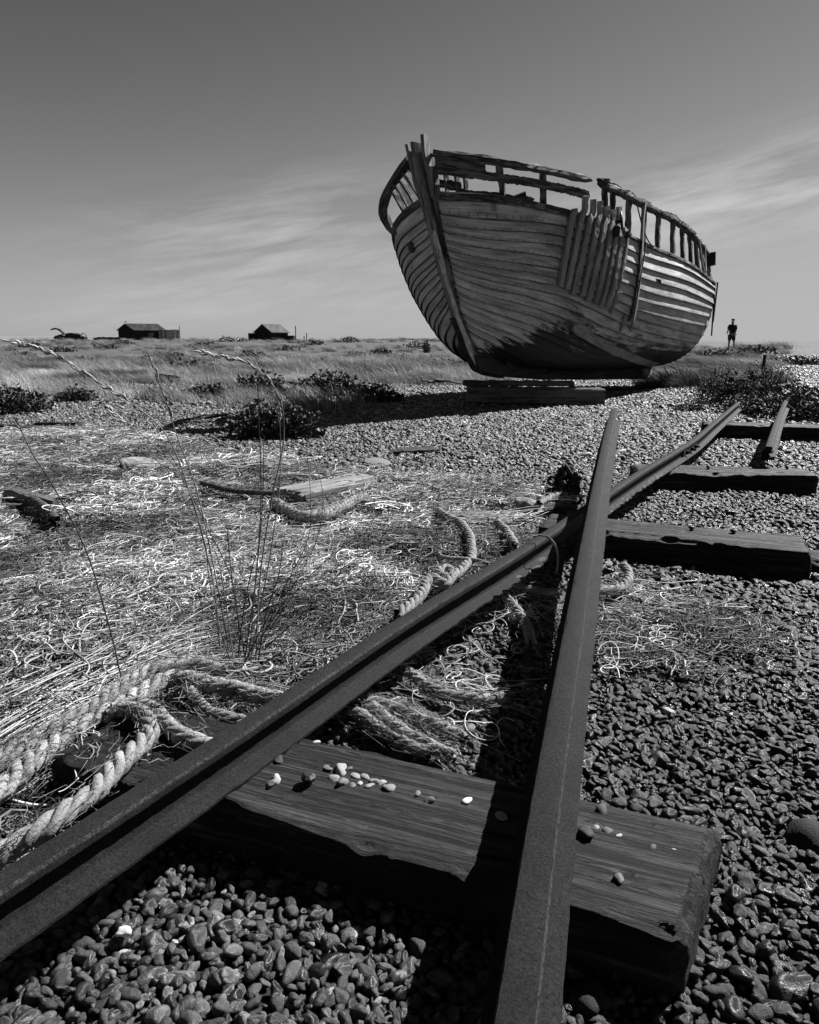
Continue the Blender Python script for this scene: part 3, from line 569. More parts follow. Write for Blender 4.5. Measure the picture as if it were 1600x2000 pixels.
def spike(o, x, y, z):
    mb = MB(); revolve(mb, [(.010, -.03), (.010, .012), (.017, .014), (.018, .022), (.010, .028)], (x, y, z), (rng.normal(0, .1), rng.normal(0, .1), 1), 8); return mb.build('spike', m_black, o)
s1 = sleeper('railway_sleeper', (-.86, 1.775), (.590, 1.213), .345, .130, .21, 'nearest railway sleeper, thick dark split timber with pebbles lying on top', 1, skew=.07)
s2 = sleeper('railway_sleeper', gz(1062, 1012, .15), gz(1580, 1059, .15), .33, .150, .20, 'second railway sleeper, just past the crossing of the two long rails', 2, worn=.6)
s3 = sleeper('railway_sleeper', gz(1236, 912, .16), gz(1585, 921, .16), .33, .165, .20, 'third railway sleeper, in front of the broken end of the short rail', 3, worn=.6)
s4 = sleeper('railway_sleeper', gz(1372, 824, .20), gz(1660, 834, .20), .34, .20, .22, 'farthest railway sleeper, below the bushes and under the short rail', 4, worn=.6)
s5 = sleeper('railway_sleeper', gz(1588, 1075, .06), gz(1700, 1120, .06), .28, .07, .12, 'grey timber end lying at the right edge of the picture', 5, worn=.6)
for o, xs in ((s2, (.12, .33)), (s3, (.35, .52, -.1)), (s1, (-.1,)), (s4, (.1,))):
    for x in xs: spike(o, x, rng.uniform(-.06, .08), o.children[0].dimensions.z if False else {s1: .21, s2: .2, s3: .2, s4: .22}[o])

# ================================================================== RAILS
RS = .80
RP = [(-.068, 0), (.068, 0), (.068, .008), (.012, .024), (.007, .034), (.007, .088), (.014, .096), (.033, .101), (.034, .122), (.030, .130), (.020, .1335), (-.020, .1335), (-.030, .130), (-.034, .122), (-.033, .101), (-.014, .096), (-.007, .088), (-.007, .034), (-.012, .024), (-.068, .008)]
RP = [(a * RS, b_ * RS) for a, b_ in RP]; RH = .1335 * RS
def rail(pts_top, label, step=.02, flaky=None, smooth=0, prof=1.):
    P = resample(crom(np.array(pts_top, float), 10), max(20, int(np.linalg.norm(np.diff(np.array(pts_top, float), axis=0), axis=1).sum() / step)))
    if smooth:
        k_ = np.exp(-np.linspace(-2, 2, 2 * smooth + 1) ** 2); k_ /= k_.sum(); E_ = np.vstack([P[:1] + (P[:1] - P[1:2]) * np.arange(smooth, 0, -1)[:, None], P, P[-1:] + (P[-1:] - P[-2:-1]) * np.arange(1, smooth + 1)[:, None]])
        P = np.stack([np.convolve(E_[:, q], k_, 'valid') for q in range(3)], -1)
    P = P - np.array([0, 0, RH]); base = P[0].copy(); o = empty('steel_rail', tuple(base), 0, label=label, cat='rail')
    n = len(P); T = tangents(P); up = np.array([0, 0, 1.]); nr = unit(up - (T @ up)[:, None] * T); sd_ = np.cross(T, nr); pr = np.array(RP) * prof; k = len(pr)
    A = np.repeat(pr[None, :, 0], n, 0).copy(); B = np.repeat(pr[None, :, 1], n, 0).copy()
    t = np.arange(n) * step
    for j in (0, 1, 2, 19):
        side = 1 if pr[j, 0] > 0 else -1; A[:, j] += side * (fbm(t * 40 + 30 * side, t * 0 + 2, 4) - .5) * .006
        if flaky is not None:
            f0, f1 = flaky; msk = sstep(f0, f0 + .3, t) * (1 - sstep(f1 - .3, f1, t)); A[:, j] -= side * msk * np.maximum(0, fbm(t * 34 + 9 * side, t * 0, 5) - .42) * .05
    A += rng.normal(0, .0003, A.shape); B += rng.normal(0, .0003, B.shape)
    V = P[:, None] - base + A[..., None] * sd_[:, None] + B[..., None] * nr[:, None]
    Q_ = np.array([[i * k + j, i * k + (j + 1) % k, (i + 1) * k + (j + 1) % k, (i + 1) * k + j] for i in range(n - 1) for j in range(k)])
    Ql = Q_.tolist() + [list(range(k))[::-1], [(n - 1) * k + j for j in range(k)]]
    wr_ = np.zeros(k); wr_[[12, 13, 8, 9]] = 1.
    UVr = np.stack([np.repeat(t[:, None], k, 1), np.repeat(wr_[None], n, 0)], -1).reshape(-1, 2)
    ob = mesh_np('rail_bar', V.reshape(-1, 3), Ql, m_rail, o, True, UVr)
    e = ob.modifiers.new('edges', 'EDGE_SPLIT'); e.split_angle = R(38)
    return o, P, sd_
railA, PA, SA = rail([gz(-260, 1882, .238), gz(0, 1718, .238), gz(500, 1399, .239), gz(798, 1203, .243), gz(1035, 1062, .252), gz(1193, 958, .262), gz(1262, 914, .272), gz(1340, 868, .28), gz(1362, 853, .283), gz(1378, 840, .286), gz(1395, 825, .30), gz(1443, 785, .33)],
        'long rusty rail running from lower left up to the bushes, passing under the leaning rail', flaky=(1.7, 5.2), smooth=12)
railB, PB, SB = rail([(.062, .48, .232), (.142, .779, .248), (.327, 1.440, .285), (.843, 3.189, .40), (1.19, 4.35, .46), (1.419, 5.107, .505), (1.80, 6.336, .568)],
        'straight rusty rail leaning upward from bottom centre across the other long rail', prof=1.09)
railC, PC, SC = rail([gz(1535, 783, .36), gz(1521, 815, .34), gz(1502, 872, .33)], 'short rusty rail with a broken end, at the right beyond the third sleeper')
# fishplate with bolts on the long rail where it bends
mb = MB(); ip = int(np.argmin(np.abs(PA[:, 1] - 6.3))); c = PA[ip]; dv = unit(PA[ip + 10] - PA[ip - 10]); sdv = SA[ip]
sweep(mb, np.array([c - dv * .30, c + dv * .30]) + sdv * .012 + np.array([0, 0, .048]), rect(.014, .04, bev=.003), (0, 0, 1)); o = mb.build('fishplate', m_rail); local(o, railA)
for q in (-.2, .02, .2):
    mb = MB(); revolve(mb, [(.018, 0), (.018, .022), (.010, .024), (.009, .045)], c + dv * q + sdv * .018 + np.array([0, 0, .048]), sdv, 6); o = mb.build('bolt', m_rail); local(o, railA)
# flaking rust scabs on the foot of the long rail
for q in range(46):
    mb = MB()
    ii = int(rng.integers(int(len(PA) * .22), int(len(PA) * .5))); c = PA[ii] + SA[ii] * rng.uniform(.018, .046); c[2] = PA[ii][2] + .015 - (abs((c - PA[ii]) @ SA[ii]) - .012) * .28
    bmv = rng.uniform(.008, .028); V = []; kk = 9
    for t in range(kk): th = 6.283 * t / kk; rr = bmv * rng.uniform(.55, 1.2); V.append(c + (PA[min(ii + 1, len(PA) - 1)] - PA[ii - 1]) / .04 * math.cos(th) * rr * 1.6 + SA[ii] * math.sin(th) * min(rr, .016) + np.array([0, 0, rng.uniform(-.002, .002)]))
    V.append(c + np.array([0, 0, .007])); mb.add(V, [[t, (t + 1) % kk, kk] for t in range(kk)]); o = mb.build('rust_scab', m_flake); local(o, railA)
mb = MB(); c = PC[-1]
for q in range(14):
    p = c + np.array([rng.normal(0, .02), rng.normal(0, .03), rng.uniform(.01, .09)]); revolve(mb, [(.002, -.03), (rng.uniform(.01, .022), 0), (.002, .03)], p, rng.normal(0, 1, 3), 6)
o = mb.build('torn_end', m_rail); local(o, railC)

# ================================================================== STONES LYING ON THE NEAREST SLEEPER
stones = [(540, 1520, .030, .30), (530, 1528, .026, .16), (618, 1447, .020, .35), (545, 1482, .030, .03), (667, 1502, .036, .22), (652, 1518, .024, .2), (640, 1497, .022, .12), (670, 1527, .032, .12), (688, 1532, .020, .14), (695, 1513, .022, .2), (703, 1526, .016, .3), (713, 1516, .024, .18), (720, 1533, .022, .22), (732, 1523, .022, .14), (746, 1526, .024, .24), (762, 1536, .026, .16), (683, 1499, .020, .12), (815, 1547, .022, .13), (838, 1562, .024, .08), (912, 1561, .022, .75), (980, 1592, .026, .3),
          (1175, 1583, .036, .05), (1165, 1614, .018, .28), (1190, 1622, .022, .09), (1210, 1630, .018, .3), (1145, 1624, .040, .03), (1210, 1712, .022, .10), (1318, 1658, .014, .3), (1275, 1654, .020, .06)]
for q, (x, y, sz, tn0) in enumerate(stones):
    p = gz(x, y, .135); m = bpy.data.materials.get('stone_%03d' % int(tn0 * 100)) or simple('stone_%03d' % int(tn0 * 100), tn0 * 1.0, tn0 * 1.7, 60, .7, .25, bs=.3, bd=.004)
    src = protoA[q % 14].data.copy(); src.materials.clear(); src.materials.append(m); src.name = 'pebble'
    o = bpy.data.objects.new('pebble', src); COL.objects.link(o); o.location = (p[0], p[1], .128 + sz * .16); o.rotation_euler = (rng.normal(0, .2), rng.normal(0, .2), rng.uniform(0, 6)); o.scale = (sz * 1.22, sz * 1.05, sz * .78)
    lab = 'small pebble lying on top of the nearest sleeper'
    if tn0 == .75: lab = 'white oval pebble lying on the nearest sleeper left of the leaning rail'
    elif tn0 == .05: lab = 'dark long pebble on the sleeper end right of the leaning rail, near its back edge'
    elif x == 1145: lab = 'black stone wedged against the right side of the leaning rail on the nearest sleeper'
    elif x == 1210 and y == 1712: lab = 'single round pebble near the front edge of the sleeper, right of the leaning rail'
    elif 630 < x < 770: lab = 'pebble in the little heap on the nearest sleeper between the rails'
    elif x > 1100: lab = 'pebble caught in the long crack of the sleeper end right of the leaning rail'
    elif 530 <= x <= 545: lab = 'pebble beside the foot of the long rail on the nearest sleeper'
    tag(o, lab, 'pebble', 'pebbles lying on the nearest sleeper')
def stone(x, y, z, sz, tn0, lab, flat=1., k=0):
    p = gz(x, y, z); m = simple('stone_%s' % k, tn0 * .6, tn0 * 1.5, 30, .75, .2, bs=.5, bd=.01, detail=8); src = protoA[k % 14].data.copy(); src.materials.clear(); src.materials.append(m); src.name = 'stone'
    o = bpy.data.objects.new('stone', src); COL.objects.link(o); o.location = (p[0], p[1], p[2]); o.scale = (sz, sz, sz * flat); o.rotation_euler = (.1, .1, k); tag(o, lab, 'stone')
stone(243, 1820, .030, .034, .75, 'bright white pebble on the shingle below the long rail', 1.1, 3)
stone(1592, 1642, .0, .12, .02, 'large smooth dark stone at the right edge beside the nearest sleeper', .9, 5)
stone(1150, 1945, -.015, .085, .028, 'large mottled pebble at bottom right of the leaning rail', .9, 8)
stone(740, 903, .05, .28, .20, 'flat pale slab of stone on the shingle left of centre', .35, 6)

# ================================================================== DEBRIS
def plank(name, a, b_, w, t, lab, mat=m_drift, cat='plank', jag=.01, zoff=0., group=None):
    a = np.array(a, float); b_ = np.array(b_, float); c = (a + b_) / 2; o = empty(name, tuple(c), math.atan2(b_[1] - a[1], b_[0] - a[0]), label=lab, cat=cat, group=group); ln = np.linalg.norm(b_ - a)
    n = max(6, int(ln / .05)); x = np.linspace(-ln / 2, ln / 2, n); P = np.stack([x, 0 * x, (b_[2] - a[2]) * x / ln + zoff], -1); mb = MB(); sc_ = 1 - .35 * fbm(x * 6 + ln, x * 0) - .45 * (np.abs(x / ln * 2)) ** 6 * rng.uniform(.5, 1)
    sweep(mb, P, rect(w, t, bev=min(w, t) * .12), (0, 0, 1), jag * .5, sc_); mb.build('board', mat, o); return o
sleeper('driftwood_plank', gz(558, 962, .12), gz(718, 930, .12), .34, .135, .06, 'broad pale driftwood plank on the net mat left of centre', 9, None, 1.6, .1, m_drift, 'plank')
plank('driftwood_plank', gz(415, 943, .07), gz(540, 948, .07), .20, .03, 'thin pale plank half buried in the net mat')
plank('driftwood_plank', gz(150, 905, .06), gz(240, 893, .06), .25, .03, 'weathered flat board at far left of the net mat')
plank('driftwood_plank', gz(-60, 945, .12), gz(110, 985, .10), .09, .08, 'dark driftwood pole at the left edge over a hollow', m_beam)
plank('driftwood_plank', gz(770, 882, .06), gz(850, 876, .07), .28, .03, 'dark sliver of wood alone on the shingle in the middle', m_keel)
plank('driftwood_plank', gz(68, 828, .10), gz(165, 829, .10), .06, .05, 'dark iron bar lying on shingle at far left', m_black, 'bar')
plank('driftwood_plank', gz(-30, 832, .09), gz(85, 838, .09), .14, .07, 'dark rotten timber lying at the left edge', m_black)
plank('driftwood_plank', gz(370, 818, .10), gz(445, 810, .12), .06, .04, 'dark stick poking out of the leafy bush at left', m_black, 'stick')
plank('driftwood_plank', gz(0, 1042, .04), gz(60, 1040, .04), .12, .03, 'small pale board at the left edge in the net mat')
plank('driftwood_plank', gz(1055, 1000, .03), gz(1130, 996, .03), .20, .10, 'dark timber stub left of the rail crossing', m_sleeper, 'timber')
# rusted chain heap left of the crossing
hp = gz(1103, 965, .05); ch = empty('chain_heap', tuple(hp), 0, label='dark rusty heap of chain and links left of the rail crossing', cat='chain')
for q in range(30):
    t = q / 30; c = hp + np.array([rng.normal(0, .06 * (1.2 - t)) + .02 * t, rng.normal(0, .10 * (1.2 - t)) + .05, .02 + t * .17]); ax = unit(rng.normal(0, 1, 3)); t_ = unit(np.cross(ax, (1, .2, 0))); t2 = np.cross(ax, t_)
    P = np.array([c + .045 * math.cos(a) * t_ + .028 * math.sin(a) * t2 for a in np.linspace(0, 6.283, 15)]); V, Q_ = tubes(P[None], np.array([.013]), 6); o = mesh_np('chain_link', V, Q_, m_chain); local(o, ch)
# crushed float near it
bm = bmesh.new(); bmesh.ops.create_icosphere(bm, subdivisions=4, radius=.13)
for v_ in bm.verts: v_.co *= 1 + .35 * mnoise.noise(v_.co * 9) ; v_.co.z *= .62; v_.co.x *= 1.35
me = bpy.data.meshes.new('crushed_float'); bm.to_mesh(me); bm.free(); me.polygons.foreach_set('use_smooth', [True] * len(me.polygons)); me.materials.append(simple('dirty_plastic', .10, .42, 14, .8, .2, bs=1., bd=.03))
o = bpy.data.objects.new('crushed_float', me); COL.objects.link(o); p = gz(1035, 990, .06); o.location = tuple(p); o.scale = (.62, .62, .62); o.rotation_euler = (0, .2, -.7); tag(o, 'crumpled pale plastic float beside the dark chain heap', 'float')
o2 = o.copy(); COL.objects.link(o2); p = gz(283, 914, .09); o2.location = tuple(p); o2.scale = (1.5, 1.2, .55); tag(o2, 'half buried rounded pale float in the net mat at left', 'float')

# ================================================================== BOAT
KK = np.array([0, .05, .15, .3, .5, .75, 1.])
def spl(v, t):
    k = KK; v = np.asarray(v, float); n = 7; h = np.diff(k); A = np.eye(n); b_ = np.zeros(n)
    for i in range(1, n - 1): A[i, i - 1] = h[i - 1]; A[i, i] = 2 * (h[i - 1] + h[i]); A[i, i + 1] = h[i]; b_[i] = 6 * ((v[i + 1] - v[i]) / h[i] - (v[i] - v[i - 1]) / h[i - 1])
    M_ = np.linalg.solve(A, b_); t = np.asarray(t, float); j = np.clip(np.searchsorted(k, t) - 1, 0, n - 2); a = k[j + 1] - t; c = t - k[j]; hh = h[j]
    return M_[j] * a ** 3 / (6 * hh) + M_[j + 1] * c ** 3 / (6 * hh) + (v[j] / hh - M_[j] * hh / 6) * a + (v[j + 1] / hh - M_[j + 1] * hh / 6) * c
BL = 8.369; PSI = math.atan2(.636, .771); ROLL = -.042
WS = [.010, .631, .955, 1.265, 1.479, 1.494, 1.409]; ZS = [3.275, 3.157, 3.142, 3.03, 2.785, 2.64, 2.367]
WR = [.206, .736, 1.053, 1.314, 1.495, 1.445, 1.246]; ZR = [3.739, 3.628, 3.606, 3.6, 3.436, 3.331, 2.987]
DW = [0, .379, .50, .295, .121, .06, .035]; DZ = [0, -.20, -.62, -.47, -.26, -.156, -.112]
RAB = np.array([[-.104, 3.259], [-.042, 2.952], [.093, 2.538], [.212, 2.255], [.332, 1.89], [.458, 1.59], [.658, 1.282], [.939, .961]])
# boat axes: local x = aft, y = starboard, z = up
bo = empty('wrecked_fishing_boat', (.473, 11.252, .7), 0, label='large derelict wooden clinker fishing boat with broken bulwarks standing on timber blocks', cat='boat')
ax_ = np.array([.636, .771, 0]); ax_ /= np.linalg.norm(ax_); bl_ = np.array([.771, -.636, .042]); bl_ /= np.linalg.norm(bl_); ul_ = np.cross(bl_, ax_) * 1.; ul_ = ul_ if ul_[2] > 0 else -ul_
# starboard x aft x up forms a left-handed set, so local y points to port
Mx = Matrix((( *(ax_), ), (*(-bl_),), (*(ul_),))).transposed(); bo.rotation_euler = Mx.to_euler()
def B(s, w, z): return np.stack(np.broadcast_arrays(np.asarray(s, float), -np.asarray(w, float), np.asarray(z, float) - .7), -1)   # boat local
def Bw(p): p = np.asarray(p); return np.array([.473, 11.252, .7]) + p[..., :1] * ax_ + p[..., 1:2] * (-bl_) + p[..., 2:3] * ul_
HP = [1.8, .768, .6, .792, .894, .716, 1.266, 1.129, .832, .797, .19]
KU = np.array([0, .12, .3, .6, 1.])
def kn(u, v):
    k = KU; v = np.asarray(v, float); n = 5; h = np.diff(k); A = np.eye(n); b_ = np.zeros(n)
    for i in range(1, n - 1): A[i, i - 1] = h[i - 1]; A[i, i] = 2 * (h[i - 1] + h[i]); A[i, i + 1] = h[i]; b_[i] = 6 * ((v[i + 1] - v[i]) / h[i] - (v[i] - v[i - 1]) / h[i - 1])
    M_ = np.linalg.solve(A, b_); j = np.clip(np.searchsorted(k, u) - 1, 0, n - 2); a = k[j + 1] - u; c = u - k[j]; hh = h[j]
    return M_[j] * a ** 3 / (6 * hh) + M_[j + 1] * c ** 3 / (6 * hh) + (v[j] / hh - M_[j] * hh / 6) * a + (v[j + 1] / hh - M_[j + 1] * hh / 6) * c
def surf(u, v, side=1):
    u, v = np.broadcast_arrays(np.asarray(u, float), np.asarray(v, float))
    z0 = .961 + (3.259 - .961) * v; s0 = np.interp(z0, RAB[::-1, 1], RAB[::-1, 0]); s = s0 + (BL - s0) * u
    wS = spl(WS, u); zS = spl(ZS, u)
    if side < 0: wS = wS + spl(DW, u); zS = zS + spl(DZ, u)
    Wf = np.sin(np.maximum(v, 1e-6) * np.pi / 2) ** kn(u, HP[:5]); Zf = 1 - np.maximum(np.cos(v * np.pi / 2), 1e-9) ** kn(u, HP[5:10])
    bt = np.interp(u, [0, .03, .06, .1, .15, .2, .3, .4, .5, .8, 1], [.961, .89, .83, .775, .73, .70, .655, .625, .605, .60, .62]); z = bt + (zS - bt) * Zf
    k = np.clip(1 - u / HP[10], 0, 1) ** 2; z = z * (1 - k) + z0 * k; w = .08 + (np.maximum(wS, .07) - .08) * Wf
    return B(s, side * w, z)
def bul(u, f, side=1):    # bulwark: f = 0 at the covering board, 1 at the rail
    u, f = np.broadcast_arrays(np.asarray(u, float), np.asarray(f, float)); sr = u * BL - .325 * (1 - u) ** 3; s = u * BL
    dw = spl(DW, u) if side < 0 else 0; dz = spl(DZ, u) if side < 0 else 0
    return B(s * (1 - f) + sr * f, side * ((spl(WS, u) + dw) * (1 - f) + (spl(WR, u) + dw) * f), (spl(ZS, u) + dz) * (1 - f) + (spl(ZR, u) + dz) * f)
def snorm(u, v, side):
    e = 1e-3; a = surf(np.minimum(u + e, 1), v, side) - surf(np.maximum(u - e, 0), v, side); c = surf(u, np.minimum(v + e, 1), side) - surf(u, np.maximum(v - e, 0), side)
    n = unit(np.cross(a, c)); return n * (np.sign((n * B(0, side, .7)).sum(-1, keepdims=True)) + 1e-9)
NS = 17; nu = 110
lapk = np.interp(np.linspace(0, 1, nu) ** 1.15, [0, .35, .6, 1], [.75, .9, 1.15, 1.2])
SEAM = np.array([[1.0,1.0,1.0,1.0,1.0,1.0,1.0,1.0,1.0,1.0,1.0,1.0],[0.88,0.881,0.879,0.877,0.881,0.895,0.916,0.941,0.962,0.974,0.977,0.978],[0.83,0.833,0.832,0.829,0.832,0.846,0.867,0.892,0.913,0.926,0.935,0.944],[0.78,0.788,0.789,0.786,0.789,0.801,0.82,0.843,0.864,0.877,0.882,0.884],[0.735,0.744,0.745,0.739,0.736,0.744,0.762,0.786,0.805,0.815,0.826,0.846],[0.68,0.692,0.695,0.691,0.689,0.695,0.711,0.733,0.75,0.757,0.765,0.782],[0.635,0.652,0.659,0.657,0.655,0.659,0.672,0.686,0.691,0.688,0.69,0.703],[0.605,0.621,0.626,0.623,0.62,0.623,0.632,0.639,0.635,0.623,0.613,0.613],[0.563,0.582,0.589,0.588,0.585,0.585,0.586,0.583,0.571,0.551,0.534,0.527],[0.52,0.54,0.551,0.55,0.542,0.533,0.526,0.519,0.507,0.49,0.475,0.468],[0.465,0.492,0.507,0.508,0.5,0.484,0.468,0.456,0.444,0.428,0.416,0.41],[0.42,0.447,0.463,0.465,0.456,0.434,0.409,0.392,0.381,0.367,0.356,0.351],[0.37,0.401,0.417,0.418,0.405,0.38,0.35,0.329,0.317,0.306,0.297,0.293],[0.34,0.366,0.38,0.381,0.368,0.336,0.294,0.266,0.254,0.245,0.237,0.234],[0.26,0.299,0.322,0.318,0.291,0.255,0.221,0.2,0.19,0.184,0.178,0.176],[0.21,0.241,0.258,0.246,0.211,0.174,0.147,0.133,0.127,0.122,0.119,0.117],[0.15,0.18,0.191,0.17,0.126,0.091,0.074,0.067,0.063,0.061,0.059,0.059],[0.0,0.0,0.0,0.0,0.0,0.0,0.0,0.0,0.0,0.0,0.0,0.0]])[::-1]
USK = np.array([0, .04, .08, .12, .17, .23, .3, .4, .55, .7, .85, 1.])
def seam(i, u):
    p = np.interp(u, USK, SEAM[i]); q = .5 * p + .25 * (np.interp(np.maximum(u - .02, 0), USK, SEAM[i]) + np.interp(np.minimum(u + .02, 1), USK, SEAM[i])); return q
def strakes(side):
    V = []; Q_ = []; UV = []; c0 = 0; us = np.linspace(0, 1, nu) ** 1.15
    for i in range(NS):
        v0, v1 = seam(i, us), seam(i + 1, us) + .004; rows = [(v0, 0.046), (v0 + (v1 - v0) * .33, .033), (v0 + (v1 - v0) * .66, .018), (np.minimum(v1, 1), .002), (np.minimum(v1, 1), -.022), (v0, -.004)]
        wob = .003 * (fbm(us * 14 + i * 7, us * 0 + i, 3) - .5)
        for q, (vv_, off) in enumerate(rows):
            vva = np.clip(vv_ + (fbm(us * 30 + i * 5, us * 0 + 11, 3) - .5) * (.0025 if q in (0, 5) and i else 0), 0, 1)
            p = surf(us, vva, side); nn = snorm(us, np.clip(vva, .01, .995), side); p = p + nn * ((off * lapk if q < 4 else off) + wob + (0.0 if q != 0 else .003 * (fbm(us * 40 + i, us * 0, 2) - .5)))[:, None] if np.ndim(wob) else p
            V.append(p); d = np.r_[0, np.cumsum(np.linalg.norm(np.diff(p, axis=0), axis=1))]
            UV.append(np.stack([d + i * 3.7 + (50 if side < 0 else 0), np.full(nu, i + [0.02, .33, .66, .98, .98, .02][q])], -1))
        for r_ in range(6):
            r2 = (r_ + 1) % 6
            for j in range(nu - 1):
                # splits and missing pieces in the top strakes
                uj = us[j]
                if side > 0 and i == NS - 1 and (.232 < uj < .252) and r_ in (0, 1, 2): continue
                if side > 0 and i == NS - 1 and (.052 < uj < .062) and r_ == 1: continue
                if side > 0 and i == NS - 3 and (.555 < uj < .585) and r_ == 0: continue
                Q_.append([c0 + r_ * nu + j, c0 + r2 * nu + j, c0 + r2 * nu + j + 1, c0 + r_ * nu + j + 1])
        c0 += 6 * nu
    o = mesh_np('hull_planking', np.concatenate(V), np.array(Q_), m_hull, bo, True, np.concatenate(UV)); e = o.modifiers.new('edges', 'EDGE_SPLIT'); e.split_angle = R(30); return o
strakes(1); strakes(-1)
# stem, keel, sternpost as thick outlines on the centre plane
def slab(name, outline, w, mat, woff=0., jit=.0):
    O_ = np.array(outline, float); n = len(O_); mb = MB(); d = np.r_[0, np.cumsum(np.linalg.norm(np.diff(O_, axis=0), axis=1))]
    pv = []
    for ww in (-w / 2, w / 2): pv.append(B(O_[:, 0], np.full(n, ww + woff), O_[:, 1]))
    V = np.concatenate(pv); Q_ = [list(range(n)), list(range(n, 2 * n))[::-1]] + [[i, i + n, (i + 1) % n + n, (i + 1) % n] for i in range(n)]
    mb.add(V, Q_, np.concatenate([np.stack([O_[:, 1], O_[:, 0]], -1), np.stack([O_[:, 1] + 5, O_[:, 0] + .15], -1)])); return mb.build(name, mat, bo)
front = [(-.55, 3.86), (-.488, 3.52), (-.334, 3.066), (-.193, 2.733), (-.06, 2.388), (.055, 2.105), (.212, 1.792), (.362, 1.515), (.519, 1.284), (.707, .966), (.947, .709)]
fd = np.array(front); fd = np.stack([np.interp(np.linspace(0, 1, 36), np.linspace(0, 1, 11), fd[:, q]) for q in range(2)], -1); rb = [( -.30, 3.85), (-.29, 3.60), (-.19, 3.26)] + [(a + .03, b_) for a, b_ in RAB[1:].tolist()] + [(1.25, .74)]
rb = np.array(rb); rbd = np.stack([np.interp(np.linspace(0, 1, 36), np.linspace(0, 1, len(rb)), rb[:, q]) for q in range(2)], -1)
mb = MB(); V = []; UVs = []
for a, c, t in zip(fd, rbd, np.linspace(0, 1, 36)):
    j = rng.normal(0, .006, 2); hw = .036; ring = [B(a[0] + .03, -hw, a[1]), B(a[0] + j[0], -hw * .55, a[1]), B(a[0] + j[1], hw * .55, a[1]), B(a[0] + .03, hw, a[1]), B(a[0] * .45 + c[0] * .55, .062, a[1] * .45 + c[1] * .55), B(c[0] + .06, .066, c[1]), B(c[0] + .06, -.066, c[1]), B(a[0] * .45 + c[0] * .55, -.062, a[1] * .45 + c[1] * .55)]
    V += ring; UVs += [(a[1], k_ * .06) for k_ in range(8)]
Q_ = [[i * 8 + j, i * 8 + (j + 1) % 8, (i + 1) * 8 + (j + 1) % 8, (i + 1) * 8 + j] for i in range(35) for j in range(8)] + [list(range(8))[::-1], list(range(280, 288))]
mb.add(V, Q_, UVs); mb.build('stem', m_stem, bo)
slab('stem_cheek', [(-.46, 3.95), (-.40, 3.97), (-.33, 3.92), (-.22, 3.62), (-.12, 3.42), (-.10, 3.22), (-.16, 3.10), (-.24, 3.16), (-.33, 3.40), (-.44, 3.72)], .06, m_stem, .125)
slab('stem_cheek', [(-.52, 3.86), (-.40, 3.84), (-.28, 3.60), (-.15, 3.25), (-.22, 3.15), (-.36, 3.40)], .05, m_stem, -.115)
mb = MB(); q_ = np.linspace(.30, .985, 40); P = B(np.interp(q_, np.linspace(0, 1, 36), fd[:, 0]) + .045, .054, np.interp(q_, np.linspace(0, 1, 36), fd[:, 1])); sweep(mb, P, rect(.075, .020, bev=.004), unit(np.array([-.7, -.7, 0.])), .003, np.r_[.4, .8, np.ones(36), .7, .3]); mb.build('stem_facing', m_facing, bo)
# hawse / forefoot band
ip_ = np.linspace(0, 1, 24); P = B(np.interp(ip_, np.linspace(0, 1, 6), [.36, .519, .707, .947, 1.25, 1.75]) - .012, 0, np.interp(ip_, np.linspace(0, 1, 6), [1.515, 1.284, .966, .709, .62, .555]) - .012)
mb = MB(); sweep(mb, P, rect(.10, .02), unit(np.gradient(P, axis=0)) @ np.array([[0, 0, 1], [0, 0, 0], [-1, 0, 0]]).T); mb.build('iron_stem_band', m_keel, bo)
kp = [(.80, .93), (.947, .709), (1.278, .623), (1.706, .566), (3.377, .439), (5.5, .36), (8.53, .26), (8.40, .68), (5.5, .70), (3.4, .70), (1.9, .80), (1.3, .95)]
slab('keel', kp, .17, m_keel)
slab('sternpost', [(8.30, .40), (8.56, .262), (8.60, .5), (8.52, .95), (8.50, 2.2), (8.36, 2.2), (8.36, .9)], .13, m_keel)
slab('rudder', [(8.57, .30), (8.62, .30), (8.70, 1.2), (8.68, 1.9), (8.60, 1.9)], .05, m_keel)
slab('keel_end_patch', [(7.7, .34), (8.50, .29), (8.47, .48), (7.75, .53)], .19, m_stem)
# transom
vs = np.linspace(0, 1, 24); ps = surf(1., vs, 1); pp = surf(1., vs, -1); V = np.concatenate([ps, pp]); n = 24
mb = MB(); V2 = V + np.array([-.05, 0, 0]); mb.add(np.concatenate([V, V2]), [[i, i + 1, n + i + 1, n + i] for i in range(n - 1)] + [[2 * n + i, 3 * n + i, 3 * n + i + 1, 2 * n + i + 1] for i in range(n - 1)], np.concatenate([np.stack([V[:, 2], V[:, 1]], -1)] * 2)); mb.build('transom', m_stem, bo)
mb = MB(); P = surf(1., np.linspace(.35, 1, 14), 1) + np.array([.015, -.012, 0]); sweep(mb, P, rect(.05, .03), (0, -1, 0)); mb.build('transom_edge', m_keel, bo)
